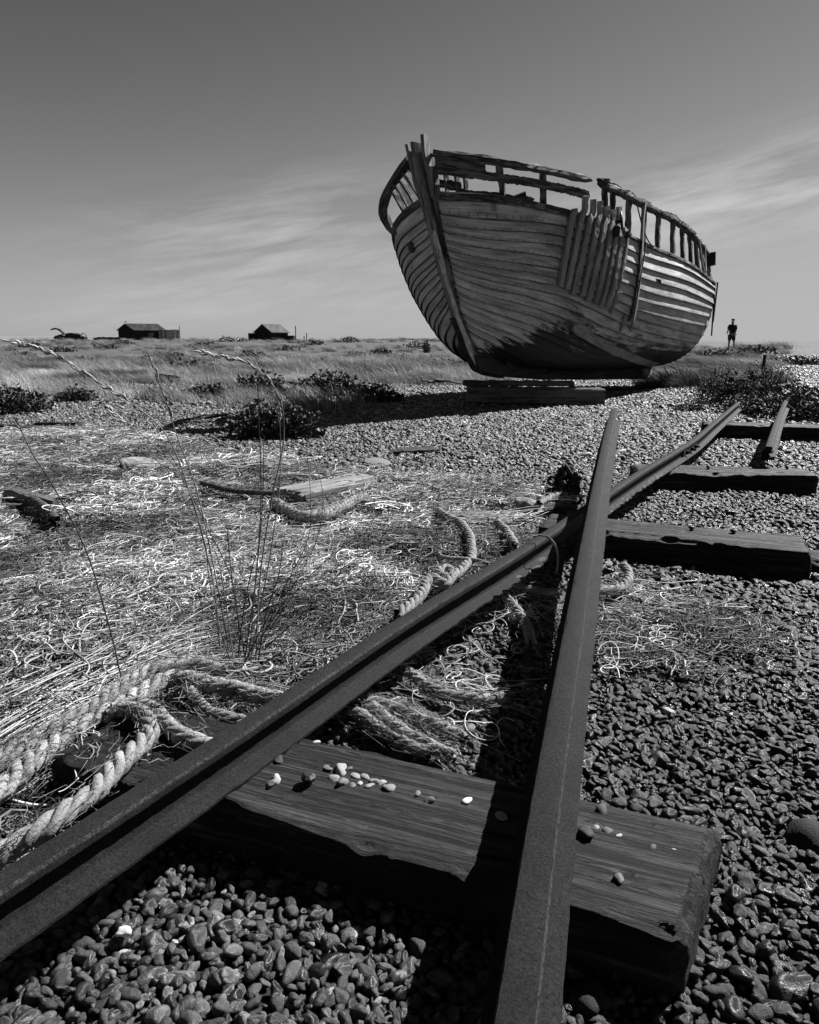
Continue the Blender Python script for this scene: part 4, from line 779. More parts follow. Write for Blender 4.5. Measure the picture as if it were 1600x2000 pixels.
# deck inside
uo = np.linspace(.03, 1, 30); a = bul(uo, 0, 1) - B(0, .06, .7 + .30); c = bul(uo, 0, -1) + B(0, .06, .7) * [1, 1, 0] - np.array([0, 0, .3]); a[:, 2] = np.minimum(a[:, 2], c[:, 2]); 
V = np.concatenate([a, c]); mb = MB(); mb.add(V, [[i, i + 1, 30 + i + 1, 30 + i] for i in range(29)], V[:, :2]); mb.build('deck', m_keel, bo)
for side in (1, -1):      # covering board
    mb = MB(); u_ = np.linspace(.0, 1, 70); P = bul(u_, .0, side) + np.array([0, side * .04, -.012]); sweep(mb, P, rect(.20, .055, bev=.008), (0, 0, 1), .004); mb.build('covering_board', m_bulwark, bo)
    mb = MB(); P = surf(u_, .975, side) + snorm(u_, np.full(70, .97), side) * .035; 
    if side > 0: P = P[:26]
    sweep(mb, P, rect(.10, .03), snorm(u_[:len(P)], np.full(len(P), .97), side), .004); mb.build('sheer_moulding', m_bulwark, bo)
def cap(u0, u1, side, name='cap_rail', w=.15, h=.085, jit=.006):
    n = max(8, int((u1 - u0) * 90)); u_ = np.linspace(u0, u1, n); P = bul(u_, .97, side); mb = MB(); sc_ = np.ones(n); sc_[-2:] = (.7, .35)
    if u0 > .1: sc_[:2] = (.4, .75)
    sweep(mb, P, rect(w, h, bev=.02), (0, 0, 1), jit, sc_, uvo=u0 * 20); return mb.build(name, m_bulwark, bo)
cap(.0, .296, 1); cap(.318, 1., 1); cap(.0, 1., -1)
mb = MB(); P = bul(np.linspace(.318, .39, 8), 1.0, 1) + np.array([0, 0, .05]); sweep(mb, P, rect(.12, .06, bev=.02), (0, 0, 1), .01, [.7, 1, 1.1, 1, .9, .7, .5, .3]); mb.build('rail_splinter', m_bulwark, bo)
for a_, b_ in ((.46, .53), (.60, .70), (.40, .45)):
    mb = MB(); P = bul(np.linspace(a_, b_, 8), 1.06, 1); sweep(mb, P, rect(.10, .035, bev=.01), (0, 0, 1), .006, [.3, .8, 1, 1, 1, .9, .7, .3]); mb.build('rail_splinter', m_bulwark, bo)
def board(u0, u1, f0, f1, side, off, name='bulwark_board', jag=.5, t=.03, mat=None, curve=0.):
    n = max(14, int((u1 - u0) * 420)); u_ = np.linspace(u0, u1, n); m = 5; V = []; UV = []
    lo = f0 + (fbm(u_ * 300, u_ * 0 + f0 * 50, 4) - .5) * .12 * jag * 2; hi = f1 + (fbm(u_ * 260 + 50, u_ * 0 + f1 * 50, 4) - .5) * .10 * jag * 2 + curve * np.linspace(0, 1, n)
    for q, oo in ((0, off), (1, off - t)):
        for r_ in np.linspace(0, 1, m):
            ue = u_.copy(); ue[-3:] += (rng.random() - .5) * .02 * jag * np.array([.3, .6, 1.]) * (u1 - u0) * 6; ue = np.clip(ue, 0, 1)
            p = bul(ue, lo * (1 - r_) + hi * r_, side); p = p + np.array([0, -side * oo, 0]); V.append(p); UV.append(np.stack([u_ * BL + f0 * 9, np.full(n, r_ * .2 + f0 * 3)], -1))
    V = np.concatenate(V); Q_ = []
    idx_ = lambda q, r_, i: (q * m + r_) * n + i
    for i in range(n - 1):
        for r_ in range(m - 1):
            Q_.append([idx_(0, r_, i), idx_(0, r_, i + 1), idx_(0, r_ + 1, i + 1), idx_(0, r_ + 1, i)]); Q_.append([idx_(1, r_, i), idx_(1, r_ + 1, i), idx_(1, r_ + 1, i + 1), idx_(1, r_, i + 1)])
        Q_.append([idx_(0, 0, i), idx_(1, 0, i), idx_(1, 0, i + 1), idx_(0, 0, i + 1)]); Q_.append([idx_(0, m - 1, i), idx_(0, m - 1, i + 1), idx_(1, m - 1, i + 1), idx_(1, m - 1, i)])
    for r_ in range(m - 1):
        for i in (0, n - 1): Q_.append([idx_(0, r_, i), idx_(0, r_ + 1, i), idx_(1, r_ + 1, i), idx_(1, r_, i)])
    return mesh_np(name, V, Q_, mat or m_bulwark, bo, False, np.concatenate(UV))
board(.0, .048, .66, .92, 1, .05, jag=.35); board(.0, .285, .45, .67, 1, .045, jag=.35); board(.0, .022, .12, .34, 1, .03)
board(.02, .14, .02, .16, 1, .02, jag=.6); 
def post(u, side=1, f0=-.12, f1=.98, w=.09, t=.08, name='stanchion', lean=0., mat=None):
    P = np.stack([bul(np.clip(u + lean * (1 - q), 0, 1), f0 * (1 - q) + f1 * q, side) for q in np.linspace(0, 1, 8)]) + np.array([0, side * .035, 0]); P = P.reshape(-1, 3); P += rng.normal(0, .003, P.shape)
    mb = MB(); sweep(mb, P, rect(w, t, bev=.01), (0, -side, 0), .004, uvo=u * 30); return mb.build(name, mat or m_bulwark, bo)
for u, w_ in ((.074, .08), (.175, .085), (.345, .09), (.372, .06), (.432, .10), (.501, .085), (.577, .08), (.671, .085), (.743, .08), (.809, .08), (.874, .07), (.934, .08), (.99, .10)): post(u, 1, w=w_)
for u in (.012, .022, .03): post(u, 1, w=.10, t=.03, name='bow_board', f1=.55)
for u in (.085, .15, .33, .52, .75, .94): post(u, -1)
for q in range(5): post(.006 + q * .0075, -1, f0=-.1, f1=.95, w=.15, t=.035, name='bow_board', mat=m_bulwark)
# vertical fender battens on the starboard side
ug = np.linspace(0, 1, 400)
def uat(v, x): xs = proj(Bw(surf(ug, np.full(400, v), 1)))[:, 0]; return float(np.interp(x, xs, ug))
_gu, _gv = np.meshgrid(np.linspace(0, 1, 160), np.linspace(0, 1, 120), indexing='ij')
_gp = None
def uvat(x, y):
    global _gp
    if _gp is None: _gp = proj(Bw(surf(_gu, _gv, 1)))
    q = (_gp[..., 0] - x) ** 2 + (_gp[..., 1] - y) ** 2; k = np.unravel_index(q.argmin(), q.shape); return _gu[k], _gv[k]
def batten(xt, xb, vb, ftop, w=.102, t=.06, mat=None, name='fender_batten', jit=.002):
    ut = uat(1., xt); ub, vb = uvat(xb, vb); vs = np.linspace(vb, 1, 14); us = ub + (ut - ub) * (vs - vb) / (1 - vb)
    P = surf(us, vs, 1) + snorm(us, np.clip(vs, 0, .99), 1) * (.035 + t / 2)
    if ftop > 0: P = np.vstack([P, bul(np.full(4, ut), np.linspace(ftop / 4, ftop, 4), 1) + B(0, .035 + t / 2, .7)])
    P = resample(P, 26); n2 = snorm(np.full(26, ut), np.full(26, .8), 1); mb = MB(); sweep(mb, P, rect(w, t, bev=.008), n2, jit, uvo=xt); return mb.build(name, mat or m_batten, bo)
for xt, xb, yb_, ft in ((1114, 1089, 558, .02), (1131, 1102, 566, .50), (1147, 1116, 573, .48), (1161, 1130, 579, .50), (1175, 1144, 585, .44), (1187, 1157, 590, .42), (1198, 1169, 594, .55), (1208, 1181, 597, .10)): batten(xt, xb, yb_, ft)
batten(1222, 1190, 612, .0, .06, .03); batten(1247, 1224, 626, .0, .06, .035, m_keel)
def bpt(x, y, v, off=.06):   # a point on the starboard side seen at photo x, at hull height v
    u = uat(v, x); return surf(u, v, 1) + snorm(np.array([u]), np.array([min(v, .98)]), 1)[0] * off
P = np.array([bul(.475, .98, 1) + B(0, .09, .7), bul(.47, .5, 1) + B(0, .08, .7), bpt(1248, 0, .97), bpt(1240, 0, .75), bpt(1228, 0, .55)]); mb = MB(); sweep(mb, resample(crom(P, 5), 20), rect(.055, .025), (0, -1, 0)); mb.build('loose_batten', m_batten, bo)
P = np.array([bpt(1218, 0, .63, .05), bpt(1208, 0, .53, .05)]); mb = MB(); sweep(mb, resample(P, 6), rect(.07, .03), (0, -1, 0)); mb.build('loose_batten', m_batten, bo)
# long bilge keel along the turn of the bilge
bk = np.array([uvat(*q) for q in ((1116, 634), (1157, 660), (1214, 688), (1284, 708))]); u_ = np.interp(np.linspace(0, 3, 40), range(4), bk[:, 0]); vvv = np.interp(np.linspace(0, 3, 40), range(4), bk[:, 1]); P = surf(u_, vvv, 1) + snorm(u_, vvv, 1) * .05; mb = MB(); sweep(mb, P, rect(.16, .06, bev=.01), snorm(u_, vvv, 1), .006, np.r_[.3, .7, np.ones(36), .8, .5]); mb.build('bilge_keel', m_batten, bo)
# ring plate at the forefoot, eye on port bow
mb = MB(); c = surf(.10, .02, 1) + np.array([.05, -.05, .0]); revolve(mb, [(.05, 0), (.11, .005), (.115, .03), (.05, .035)], c, (0, -1, 0.1), 8); mb.build('ring_plate', m_black, bo)
mb = MB(); c = surf(.035, .80, -1); revolve(mb, [(.075, 0), (.085, .05), (.04, .06)], c, snorm(np.array([.035]), np.array([.8]), -1)[0], 10); mb.build('hawse_plate', m_black, bo)
# winch disc and engine block on deck
def to_boat(p): d_ = np.asarray(p) - np.array([.473, 11.252, .7]); return np.array([d_ @ ax_, -(d_ @ bl_), d_ @ ul_])
mb = MB(); c = to_boat(gy(1214, 432, 12.5)); revolve(mb, [(.03, -.10), (.03, -.02), (.15, -.012), (.16, 0), (.15, .012), (.03, .02)], c, (.45, -.88, .12), 26); mb.build('winch_disc', m_black, bo)
mb = MB(); boxm(mb, to_boat(gy(1206, 452, 12.6)), (.14, .12, .14), .3, .02); mb.build('winch_body', m_black, bo)
mb = MB(); c = to_boat(gy(996, 389, 11.5))
for q in range(9): revolve(mb, [(.03 + .004 * q, -.010), (.04 + .004 * q, -.004), (.04 + .004 * q, .004), (.03 + .004 * q, .010)], c + np.array([q * .018, -q * .022, q * .004]), (.6, -.75, .12), 14)
mb.build('ribbed_roller', m_black, bo)
# rotten log on the covering board beside the winch
mb = MB(); P = np.array([bul(.36, -.05, 1), bul(.385, .0, 1), bul(.41, -.03, 1)]) + B(0, .06, .7); sweep(mb, resample(P, 8), rect(.16, .13, bev=.04), (0, 0, 1), .012); mb.build('broken_covering_end', m_bulwark, bo)
# block hanging over the stern rail, rods at the transom, dangling ropes
mb = MB(); boxm(mb, bul(.985, .80, 1) + B(.10, .06, .7), (.22, .16, .26), .3, .02); mb.build('stern_block', m_black, bo)
for k_, (d0, d1) in enumerate((((.05, .02, .0), (.02, .01, -1.15)), ((.10, .06, .02), (.04, .02, -.85)))):
    p0 = surf(1., 1., 1); P = resample(np.array([p0 + np.array([d0[0], -d0[1], d0[2]]), p0 + np.array([d1[0], -d1[1] + .12 * k_ * 0, d1[2]])]), 8); V, Q_ = tubes(P[None], np.array([.018]), 6); mesh_np('stern_rod', V, Q_, m_black, bo)
for a_, b_, sag, mt in ((bul(.438, .95, 1), bul(.53, .0, 1), .35, m_ropedark), (bul(.49, .0, 1), bul(.46, .02, 1) - np.array([0, 0, .9]), .0, m_ropedark), (bul(.80, .95, 1), bul(.80, .02, 1), .05, m_ropedark), (bul(.86, .95, 1), bul(.88, .0, 1), .05, m_strand), (bul(.93, 1., 1), bul(.90, .1, 1), .1, m_strand)):
    t = np.linspace(0, 1, 14)[:, None]; P = a_ * (1 - t) + b_ * t + np.array([0, -.07, 0]) - np.array([0, 0, 1]) * sag * 4 * t * (1 - t) * .5; V, Q_ = tubes(P[None], np.array([.012]), 5); mesh_np('hanging_rope', V, Q_, mt, bo)
# frames (ribs) showing inside the gaps
for u in np.linspace(.08, .95, 16):
    for side in (1, -1):
        vs = np.linspace(.35, .99, 12); P = surf(np.full(12, u), vs, side) - snorm(np.full(12, u), np.clip(vs, 0, .97), side) * .05; mb = MB(); sweep(mb, P, rect(.06, .05), snorm(np.full(12, u), np.full(12, .6), side)); mb.build('frame', m_keel, bo)

# ================================================================== TIMBER BLOCKS UNDER THE BOAT
def beam(name, a, b_, w, h, lab, mat=m_beam, jit=.012, cat='timber beam', group=None):
    """a, b_: ends at the bottom centre"""
    a = np.array(a, float); b_ = np.array(b_, float); c = (a + b_) / 2; o = empty(name, tuple(c), math.atan2(b_[1] - a[1], b_[0] - a[0]), label=lab, cat=cat, group=group); ln = np.linalg.norm(b_ - a); n = max(8, int(ln / .06))
    x = np.linspace(-ln / 2, ln / 2, n); P = np.stack([x, 0 * x, (b_[2] - a[2]) * x / ln], -1); mb = MB(); sweep(mb, P, rect(w, h, 0, bev=.02), (0, 0, 1), jit * .4); mb.build('timber', mat, o); return o
beam('support_beam', gy(912, 785, 12.75), gy(1176, 790, 12.75), .34, .28, 'long squared beam carrying the bow, just above the shingle')
beam('support_beam', gy(935, 797, 12.9), gy(1174, 799, 12.7), .25, .10, 'low dark plank under the bow beam', m_keel)
beam('support_plank', gy(905, 753, 12.95), gy(1118, 754, 13.0), .30, .09, 'pale thick plank between the bow beam and the keel', m_beam)
beam('support_plank', gy(1112, 757, 13.0), gy(1172, 760, 12.8), .16, .02, 'thin bleached splinter on the right end of the bow beam', m_drift, cat='timber')
p = gy(1235, 768, 17.2); beam('support_beam', gy(1165, 775, 17.3), gy(1300, 768, 17.2), .6, .17, 'dark block under the stern end of the keel', m_keel)
beam('support_beam', gy(1150, 770, 16.0), gy(1260, 772, 16.2), .3, .16, 'dark block under the middle of the keel', m_keel)
beam('support_plank', gy(1240, 757, 17.0), gy(1345, 768, 16.6), .35, .05, 'flat splintered plank sticking out from under the stern', m_beam)
beam('support_plank', gy(1290, 770, 16.4), gy(1385, 758, 17.4), .16, .07, 'long grey plank on the shingle right of the stern', m_beam)
for q, (a, b_) in enumerate((((825, 745), (862, 748)), ((850, 742), (900, 750)), ((835, 748), (880, 745)))): beam('driftwood_plank', gy(*a, 16.), gy(*b_, 16.), .12, .04, 'short grey stick behind the bow, %s of three' % ('leftmost', 'rightmost', 'middle')[q], m_beam, cat='stick', group='sticks behind the bow')

# ================================================================== PLANTS
def leaves(n, rx, ry, rz, size, seed, up=.5, fold=.35, crumple=.2):
    r_ = np.random.default_rng(seed); th = r_.uniform(0, 6.283, n); rr = r_.random(n) ** .42; el = np.arcsin(r_.uniform(0, 1, n))
    lump = .72 + .5 * vnoise(th * 1.9 + seed, el * 3.3)
    c = np.stack([rx * rr * np.cos(th) * np.cos(el) * lump, ry * rr * np.sin(th) * np.cos(el) * lump, rz * rr * np.sin(el) * lump + .02], -1)
    a = unit(np.stack([np.cos(th), np.sin(th), np.full(n, up)], -1) + r_.normal(0, .55, (n, 3))); s = unit(np.cross(a, r_.normal(0, 1, (n, 3)))); nn = np.cross(a, s); sz = size * r_.uniform(.5, 1.25, n)[:, None]
    pts = [c - a * sz * .5, c - a * sz * .1 + s * sz * .36 + nn * sz * fold * .5, c + a * sz * .35 + s * sz * .26 + nn * sz * fold * .4, c + a * sz * .6 - nn * sz * .15, c + a * sz * .35 - s * sz * .26 + nn * sz * fold * .4, c - a * sz * .1 - s * sz * .36 + nn * sz * fold * .5, c + a * sz * .15]
    V = np.stack(pts, 1) + r_.normal(0, 1, (n, 7, 3)) * sz[:, None] * crumple * .3; V[..., 2] = np.maximum(V[..., 2], .0); base = np.arange(n)[:, None] * 7
    Q_ = np.concatenate([base + np.array([[0, 1, 6]]), base + np.array([[1, 2, 6]]), base + np.array([[2, 3, 6]]), base + np.array([[3, 4, 6]]), base + np.array([[4, 5, 6]]), base + np.array([[5, 0, 6]])])
    return V.reshape(-1, 3), Q_
def stems(n, rx, ry, rz, seed, r0=.006):
    r_ = np.random.default_rng(seed + 50); t = np.linspace(0, 1, 7)[None, :, None]; e = np.stack([r_.normal(0, rx * .5, n), r_.normal(0, ry * .5, n), r_.uniform(.5, 1, n) * rz], -1)[:, None]; b_ = np.stack([r_.normal(0, rx * .12, n), r_.normal(0, ry * .12, n), np.zeros(n)], -1)[:, None]
    P = b_ * (1 - t) + e * t + r_.normal(0, .015, (n, 7, 3)); return tubes(P, np.full(n, r0), 4)
def bush(name, loc, rx, ry, rz, n, size, label, seed, mat=None, cat='bush', stemn=12, group=None, up=.5, spikes=0):
    o = empty(name, tuple(loc), 0, label=label, cat=cat, group=group); V, Q_ = leaves(int(n * (2.2 if loc[1] < 20 else 1.3)), rx, ry, rz, size * .66, seed, up); mesh_np('foliage', V, Q_, mat or m_leaf, o, False)
    if stemn: V, Q_ = stems(stemn, rx, ry, rz, seed); mesh_np('stems', V, Q_, m_twig, o)
    return o
def gl(x, y, Y):       # ground point below photo x at distance Y
    X = (ray(x, y)[0] / ray(x, y)[1]) * Y; return (X, Y, float(height(X, Y)))
bush('sea_kale', gl(540, 850, 8.5), .60, .30, .40, 620, .10, 'broad leafy dark sea kale nearest on the left, at the tip of the boat shadow', 1)
bush('sea_kale', gl(648, 775, 15.0), .85, .35, .50, 560, .12, 'largest dark leafy clump on the shingle in front of the far grass', 2)
bush('sea_kale', gl(738, 786, 13.4), .50, .28, .30, 300, .11, 'low leafy clump nearest to the bow of the boat', 3)
bush('sea_kale', gl(575, 775, 14.0), .60, .3, .22, 300, .11, 'low straggling leafy clump left of the largest one', 4)
bush('sea_kale', gl(508, 752, 16.5), .6, .4, .42, 350, .12, 'rounded dark clump behind the bent grass heads', 5)
bush('sea_kale', gl(405, 772, 14.2), .55, .4, .28, 280, .12, 'low dark clump at left centre on the shingle', 6)
bush('sea_kale', gl(20, 798, 11.4), .62, .5, .40, 600, .09, 'dark bushy clump at the left edge', 7, m_leaf2)
bush('sea_kale', gl(148, 778, 13.4), .42, .35, .28, 350, .08, 'small feathery clump right of the left edge bush', 8, m_leaf2)
# right hand thicket round the end of the track
bush('twiggy_shrub', gl(1405, 775, 12.8), .50, .45, .62, 620, .06, 'upright twiggy shrub with bare pale stems, between the stern and the rail end', 9, m_leaf2, 'shrub', 30)
bush('twiggy_shrub', gl(1478, 775, 12.2), .50, .5, .70, 520, .065, 'tallest thin shrub, above the end of the long rail', 10, m_leaf2, 'shrub', 26)
bush('sea_kale', gl(1530, 810, 10.7), .62, .5, .42, 480, .08, 'spreading leafy clump around the far end of the short rail', 11)
bush('sea_kale', gl(1590, 815, 10.3), .50, .5, .34, 340, .09, 'leafy clump at the right edge beside the far sleeper', 12)
bush('sea_kale', gl(1455, 800, 11.2), .40, .4, .30, 300, .075, 'low leafy clump right at the end of the long rail', 13)
bush('sea_kale', gl(1545, 780, 12.6), .70, .5, .40, 330, .09, 'leafy clump behind the far end of the short rail', 14)
bush('sea_kale', gl(1350, 800, 11.6), .40, .3, .10, 200, .06, 'flat creeping plant left of the long rail end', 15, m_leaf2)
bush('sea_kale', gl(1400, 690, 40), 1.6, 1.2, .55, 300, .25, 'dark low bush left of the walking person', 16, m_leaf2)
bush('sea_kale', gl(1568, 700, 33), 1.6, 1., .42, 400, .22, 'dark low bush on the bare shingle at the right edge', 17, m_leaf2)
bush('sea_kale', gl(1475, 684, 44), 1.4, 1., .5, 250, .24, 'dark low bush right of the walking person', 18, m_leaf2)
bush('sea_kale', gl(1350, 735, 19), .9, .7, .35, 350, .14, 'dark low bush right below the stern of the boat', 19, m_leaf2)
# iron posts in the thicket
pst = empty('scrap_post', gl(1492, 712, 13.2), .2, label='dark iron post with a crossbar standing in the thicket at right', cat='post')
mb = MB(); boxm(mb, (0, 0, .4), (.04, .04, .8)); boxm(mb, (0, 0, .42), (.24, .045, .05)); mb.build('post', m_black, pst)
pst = empty('wheel_chock', gl(1458, 745, 12.6), .5, label='broken dark timber frame lying in the thicket', cat='timber')
mb = MB(); boxm(mb, (0, 0, .42), (.9, .1, .09), 0.1, .01); boxm(mb, (.1, 0, .3), (.08, .08, .5), 0, .01); boxm(mb, (.05, .02, .2), (.7, .08, .08), -.5, .01); mb.build('frame', m_sleeper, pst)
for q, (x, y, Y) in enumerate(((1439, 790, 12.3), (1393, 798, 12.2))):
    o = empty('pale_stake', gl(x, y, Y), 0, label='thin pale stake standing %s' % ('between the two shrubs' if q == 0 else 'under the upright twiggy shrub'), cat='stake'); V, Q_ = tubes(np.array([[[0, 0, 0], [.005, 0, .2], [.0, 0, .30]]]), np.array([.011]), 5); mesh_np('rod', V, Q_, m_drift, o)
# far bushes along the horizon on the left
fb = [(60, 672, 75, 1.6, .55), (125, 682, 62, 1.3, .5), (205, 676, 70, 1.2, .5), (330, 690, 46, .9, .4), (290, 700, 40, .6, .32), (240, 672, 90, 1.5, .6), (400, 676, 80, 1.8, .6), (372, 722, 27, .9, .45), (330, 746, 19, .35, .2), (450, 668, 105, 2., .9), (565, 680, 62, 1.1, .5), (610, 672, 85, 1.6, .7), (680, 668, 100, 1.8, .9), (700, 690, 46, 1.0, .45), (745, 684, 54, .9, .45), (815, 672, 72, 1.3, .65), (790, 690, 42, .8, .35), (868, 700, 34, .7, .3), (490, 690, 47, 1., .42), (520, 712, 31, .6, .3), (40, 690, 50, 1., .4), (160, 704, 35, .7, .3), (640, 705, 34, .8, .35), (905, 706, 32, .7, .3)]
for q, (x, y, Y, w_, h_) in enumerate(fb):
    bush('low_bush', gl(x, y, Y), w_, w_ * .7, h_, 150, .16 + Y * .002, '', 30 + q, m_leaf2, 'bush', 0, 'low bushes dotted over the far shingle and grass on the left')
    bpy.data.objects[-1] if False else None
k = 0
names_pos = ['far left edge near the wreck', 'below the wreck at far left', 'left of the fenced shed', 'below the fenced shed', 'on the slope below the fenced shed, smaller', 'against the gable of the fenced shed', 'right of the plank fence', 'on the flat grass left of centre', 'small one on shingle behind the cut sea kale', 'between the two sheds on the skyline', 'below the plain shed', 'right of the plain shed', 'skyline right of the plain shed', 'open slope right of the plain shed', 'slope below the tall plant, left', 'skyline beside the tall plant', 'slope halfway to the boat bow', 'close to the boat bow, upper', 'below the plain shed to its left', 'in the grass below the plain shed', 'left edge in the grass', 'in the grass below the wreck', 'in the grass right of centre', 'just left of the boat hull, lower']
for o in [o for o in bpy.data.objects if o.name.startswith('low_bush')]:
    o['label'] = 'low dark bush, ' + names_pos[int(o.name[9:] or 0)]
o = bush('tall_weed', gl(833, 662, 58), .35, .35, 1.05, 240, .20, 'single upright dark weed on the skyline left of the boat', 77, m_leaf2, 'plant', 8, up=2.)

# grass
def tuft(seed, name, n=60, h=(.25, .55), sp=.16, w=.004, lean=.35):
    r_ = np.random.default_rng(seed); m = 6; t = np.linspace(0, 1, m)[None]; hh = r_.uniform(*h, (n, 1)); a = r_.uniform(0, 6.28, (n, 1)); ln = r_.uniform(.05, .5, (n, 1)) * hh
    x = r_.normal(0, sp, (n, 1)) + np.cos(a) * ln * t ** 2 - lean * hh * t ** 2.4 * r_.uniform(.4, 1.3, (n, 1)); y = r_.normal(0, sp, (n, 1)) + np.sin(a) * ln * t ** 2; z_ = hh * (t - .18 * t ** 3)
    P = np.stack([x, y, z_], -1); wd = w * (1 - t * .85) * r_.uniform(.6, 1.3, (n, 1)); V, Q_ = tubes(P, wd, 3); return mesh_np(name, V, Q_, m_grass, link=False)
protoG = [tuft(200 + i, 'grass_tuft', w=.006) for i in range(7)]
pxm = float(gy(1427, 678, 48.)[0])
def zone(n, x0, x1, Y0, Y1, fn):
    Y = rng.uniform(Y0, Y1, n); X = (rng.uniform(x0, x1, n) - 800) / F * Y * .99; p = fn(X, Y); k = rng.random(n) < p; return X[k], Y[k]
Xs, Ys = [], []
X, Y = zone(11500, -200, 1000, 17.5, 46, lambda X, Y: (fbm(X * .35, Y * .35) + .5 * (rng.random(X.shape) - .5) > .46) * sstep(17.5, 21, Y + 6 * (fbm(X * .3, Y * .2) - .45)) * (.35 + .65 * (1 - sstep(30, 44, Y)))); Xs.append(X); Ys.append(Y)
X, Y = zone(5000, -300, 1000, 44, 150, lambda X, Y: (fbm(X * .12, Y * .12) > .48) * .8); Xs.append(X); Ys.append(Y)
X, Y = zone(2600, 1250, 1530, 16, 30, lambda X, Y: (fbm(X * .6, Y * .6) + .4 * (rng.random(X.shape) - .5) > .47) * .8 * np.clip((.50 - X / Y) * 14, 0, 1)); Xs.append(X); Ys.append(Y)
X, Y = zone(1700, 1320, 1530, 30, 52, lambda X, Y: (fbm(X * .3 + 5, Y * .3) + .35 * (rng.random(X.shape) - .5) > .47) * (.15 + .85 * (np.abs(X - pxm) > 1.2)) * np.clip((.56 - X / Y) * 12, 0, 1)); Xs.append(X); Ys.append(Y)
X, Y = zone(700, 1420, 1500, 14.5, 19, lambda X, Y: .8 + 0 * X); Xs.append(X); Ys.append(Y)
X, Y = zone(500, -200, 700, 11, 18, lambda X, Y: (fbm(X * .6, Y * .6) > .56) * 1.); Xs.append(X); Ys.append(Y)
X = np.concatenate(Xs); Y = np.concatenate(Ys); n_ = len(X); sc_ = rng.uniform(.4, 1.0, n_) * (1 + .004 * Y) * (.6 + .7 * fbm(X * .5 + 3, Y * .5)); sc_[rng.random(n_) < .05] *= 1.6
gr = scatter('dune_grass', np.stack([X, Y, height(X, Y) - .01], -1), np.stack([0 * X, 0 * X, rng.uniform(-.6, .6, n_)], -1), np.stack([sc_ * 1.2, sc_, sc_ * .8], -1), rng.integers(0, 7, n_), protoG, np.where(fbm(X * .8 + 30, Y * .5 + 3) > .60, .12, .30 + 2.4 * np.clip(fbm(X * .7 + 8, Y * .7) * 1.8 - .45, 0, 1)) * rng.uniform(.6, 1.2, n_))
tag(gr, kind='stuff', label='wind-bent dry grass covering the flat ground behind the shingle', cat='grass')

# tall grass stalks in the foreground
def stalk_plant(name, base, label, items, cat='grass plant'):
    """items: photo polylines from root to tip, with the distance at root and tip, radius, seed head length"""
    o = empty(name, tuple(base), 0, label=label, cat=cat)
    for pts, Y0, Y1, r0, head, mt in items:
        n = len(pts); P = np.array([gy(x, y, Y0 + (Y1 - Y0) * i / (n - 1)) for i, (x, y) in enumerate(pts)]); P = crom(P, 10); d = np.linspace(0, 1, len(P))
        V, Q_ = tubes(P[None], (1.05 * r0 * (1 - .5 * d))[None], 5); st = mesh_np('stalk', V, Q_, mt); local(st, o)
        if head:
            L_ = np.r_[0, np.cumsum(np.linalg.norm(np.diff(P, axis=0), axis=1))]; tot_ = L_[-1]; V = []; paths = []; rads = []; k_ = int(head / .008)
            for q in range(k_):
                s_ = tot_ - head * (q / k_); c = np.array([np.interp(s_, L_, P[:, i]) for i in range(3)]); i2 = min(int(np.searchsorted(L_, s_)), len(P) - 1); T = unit(P[i2] - P[i2 - 1]); sd_ = unit(np.cross(T, rng.normal(0, 1, 3)))
                l_ = rng.uniform(.014, .026); paths.append([c + T * l_ * t + sd_ * (.0035 * math.sin(t * 3.1) + .003 * t) for t in np.linspace(0, 1, 5)]); rads.append([.0005, .0022, .0026, .0017, .0004])
            V, Q_ = tubes(np.array(paths), np.array(rads), 4); hd = mesh_np('seed_head', V, Q_, m_seed); hd.parent = st
    return o
b0 = gz(470, 1300, .03)
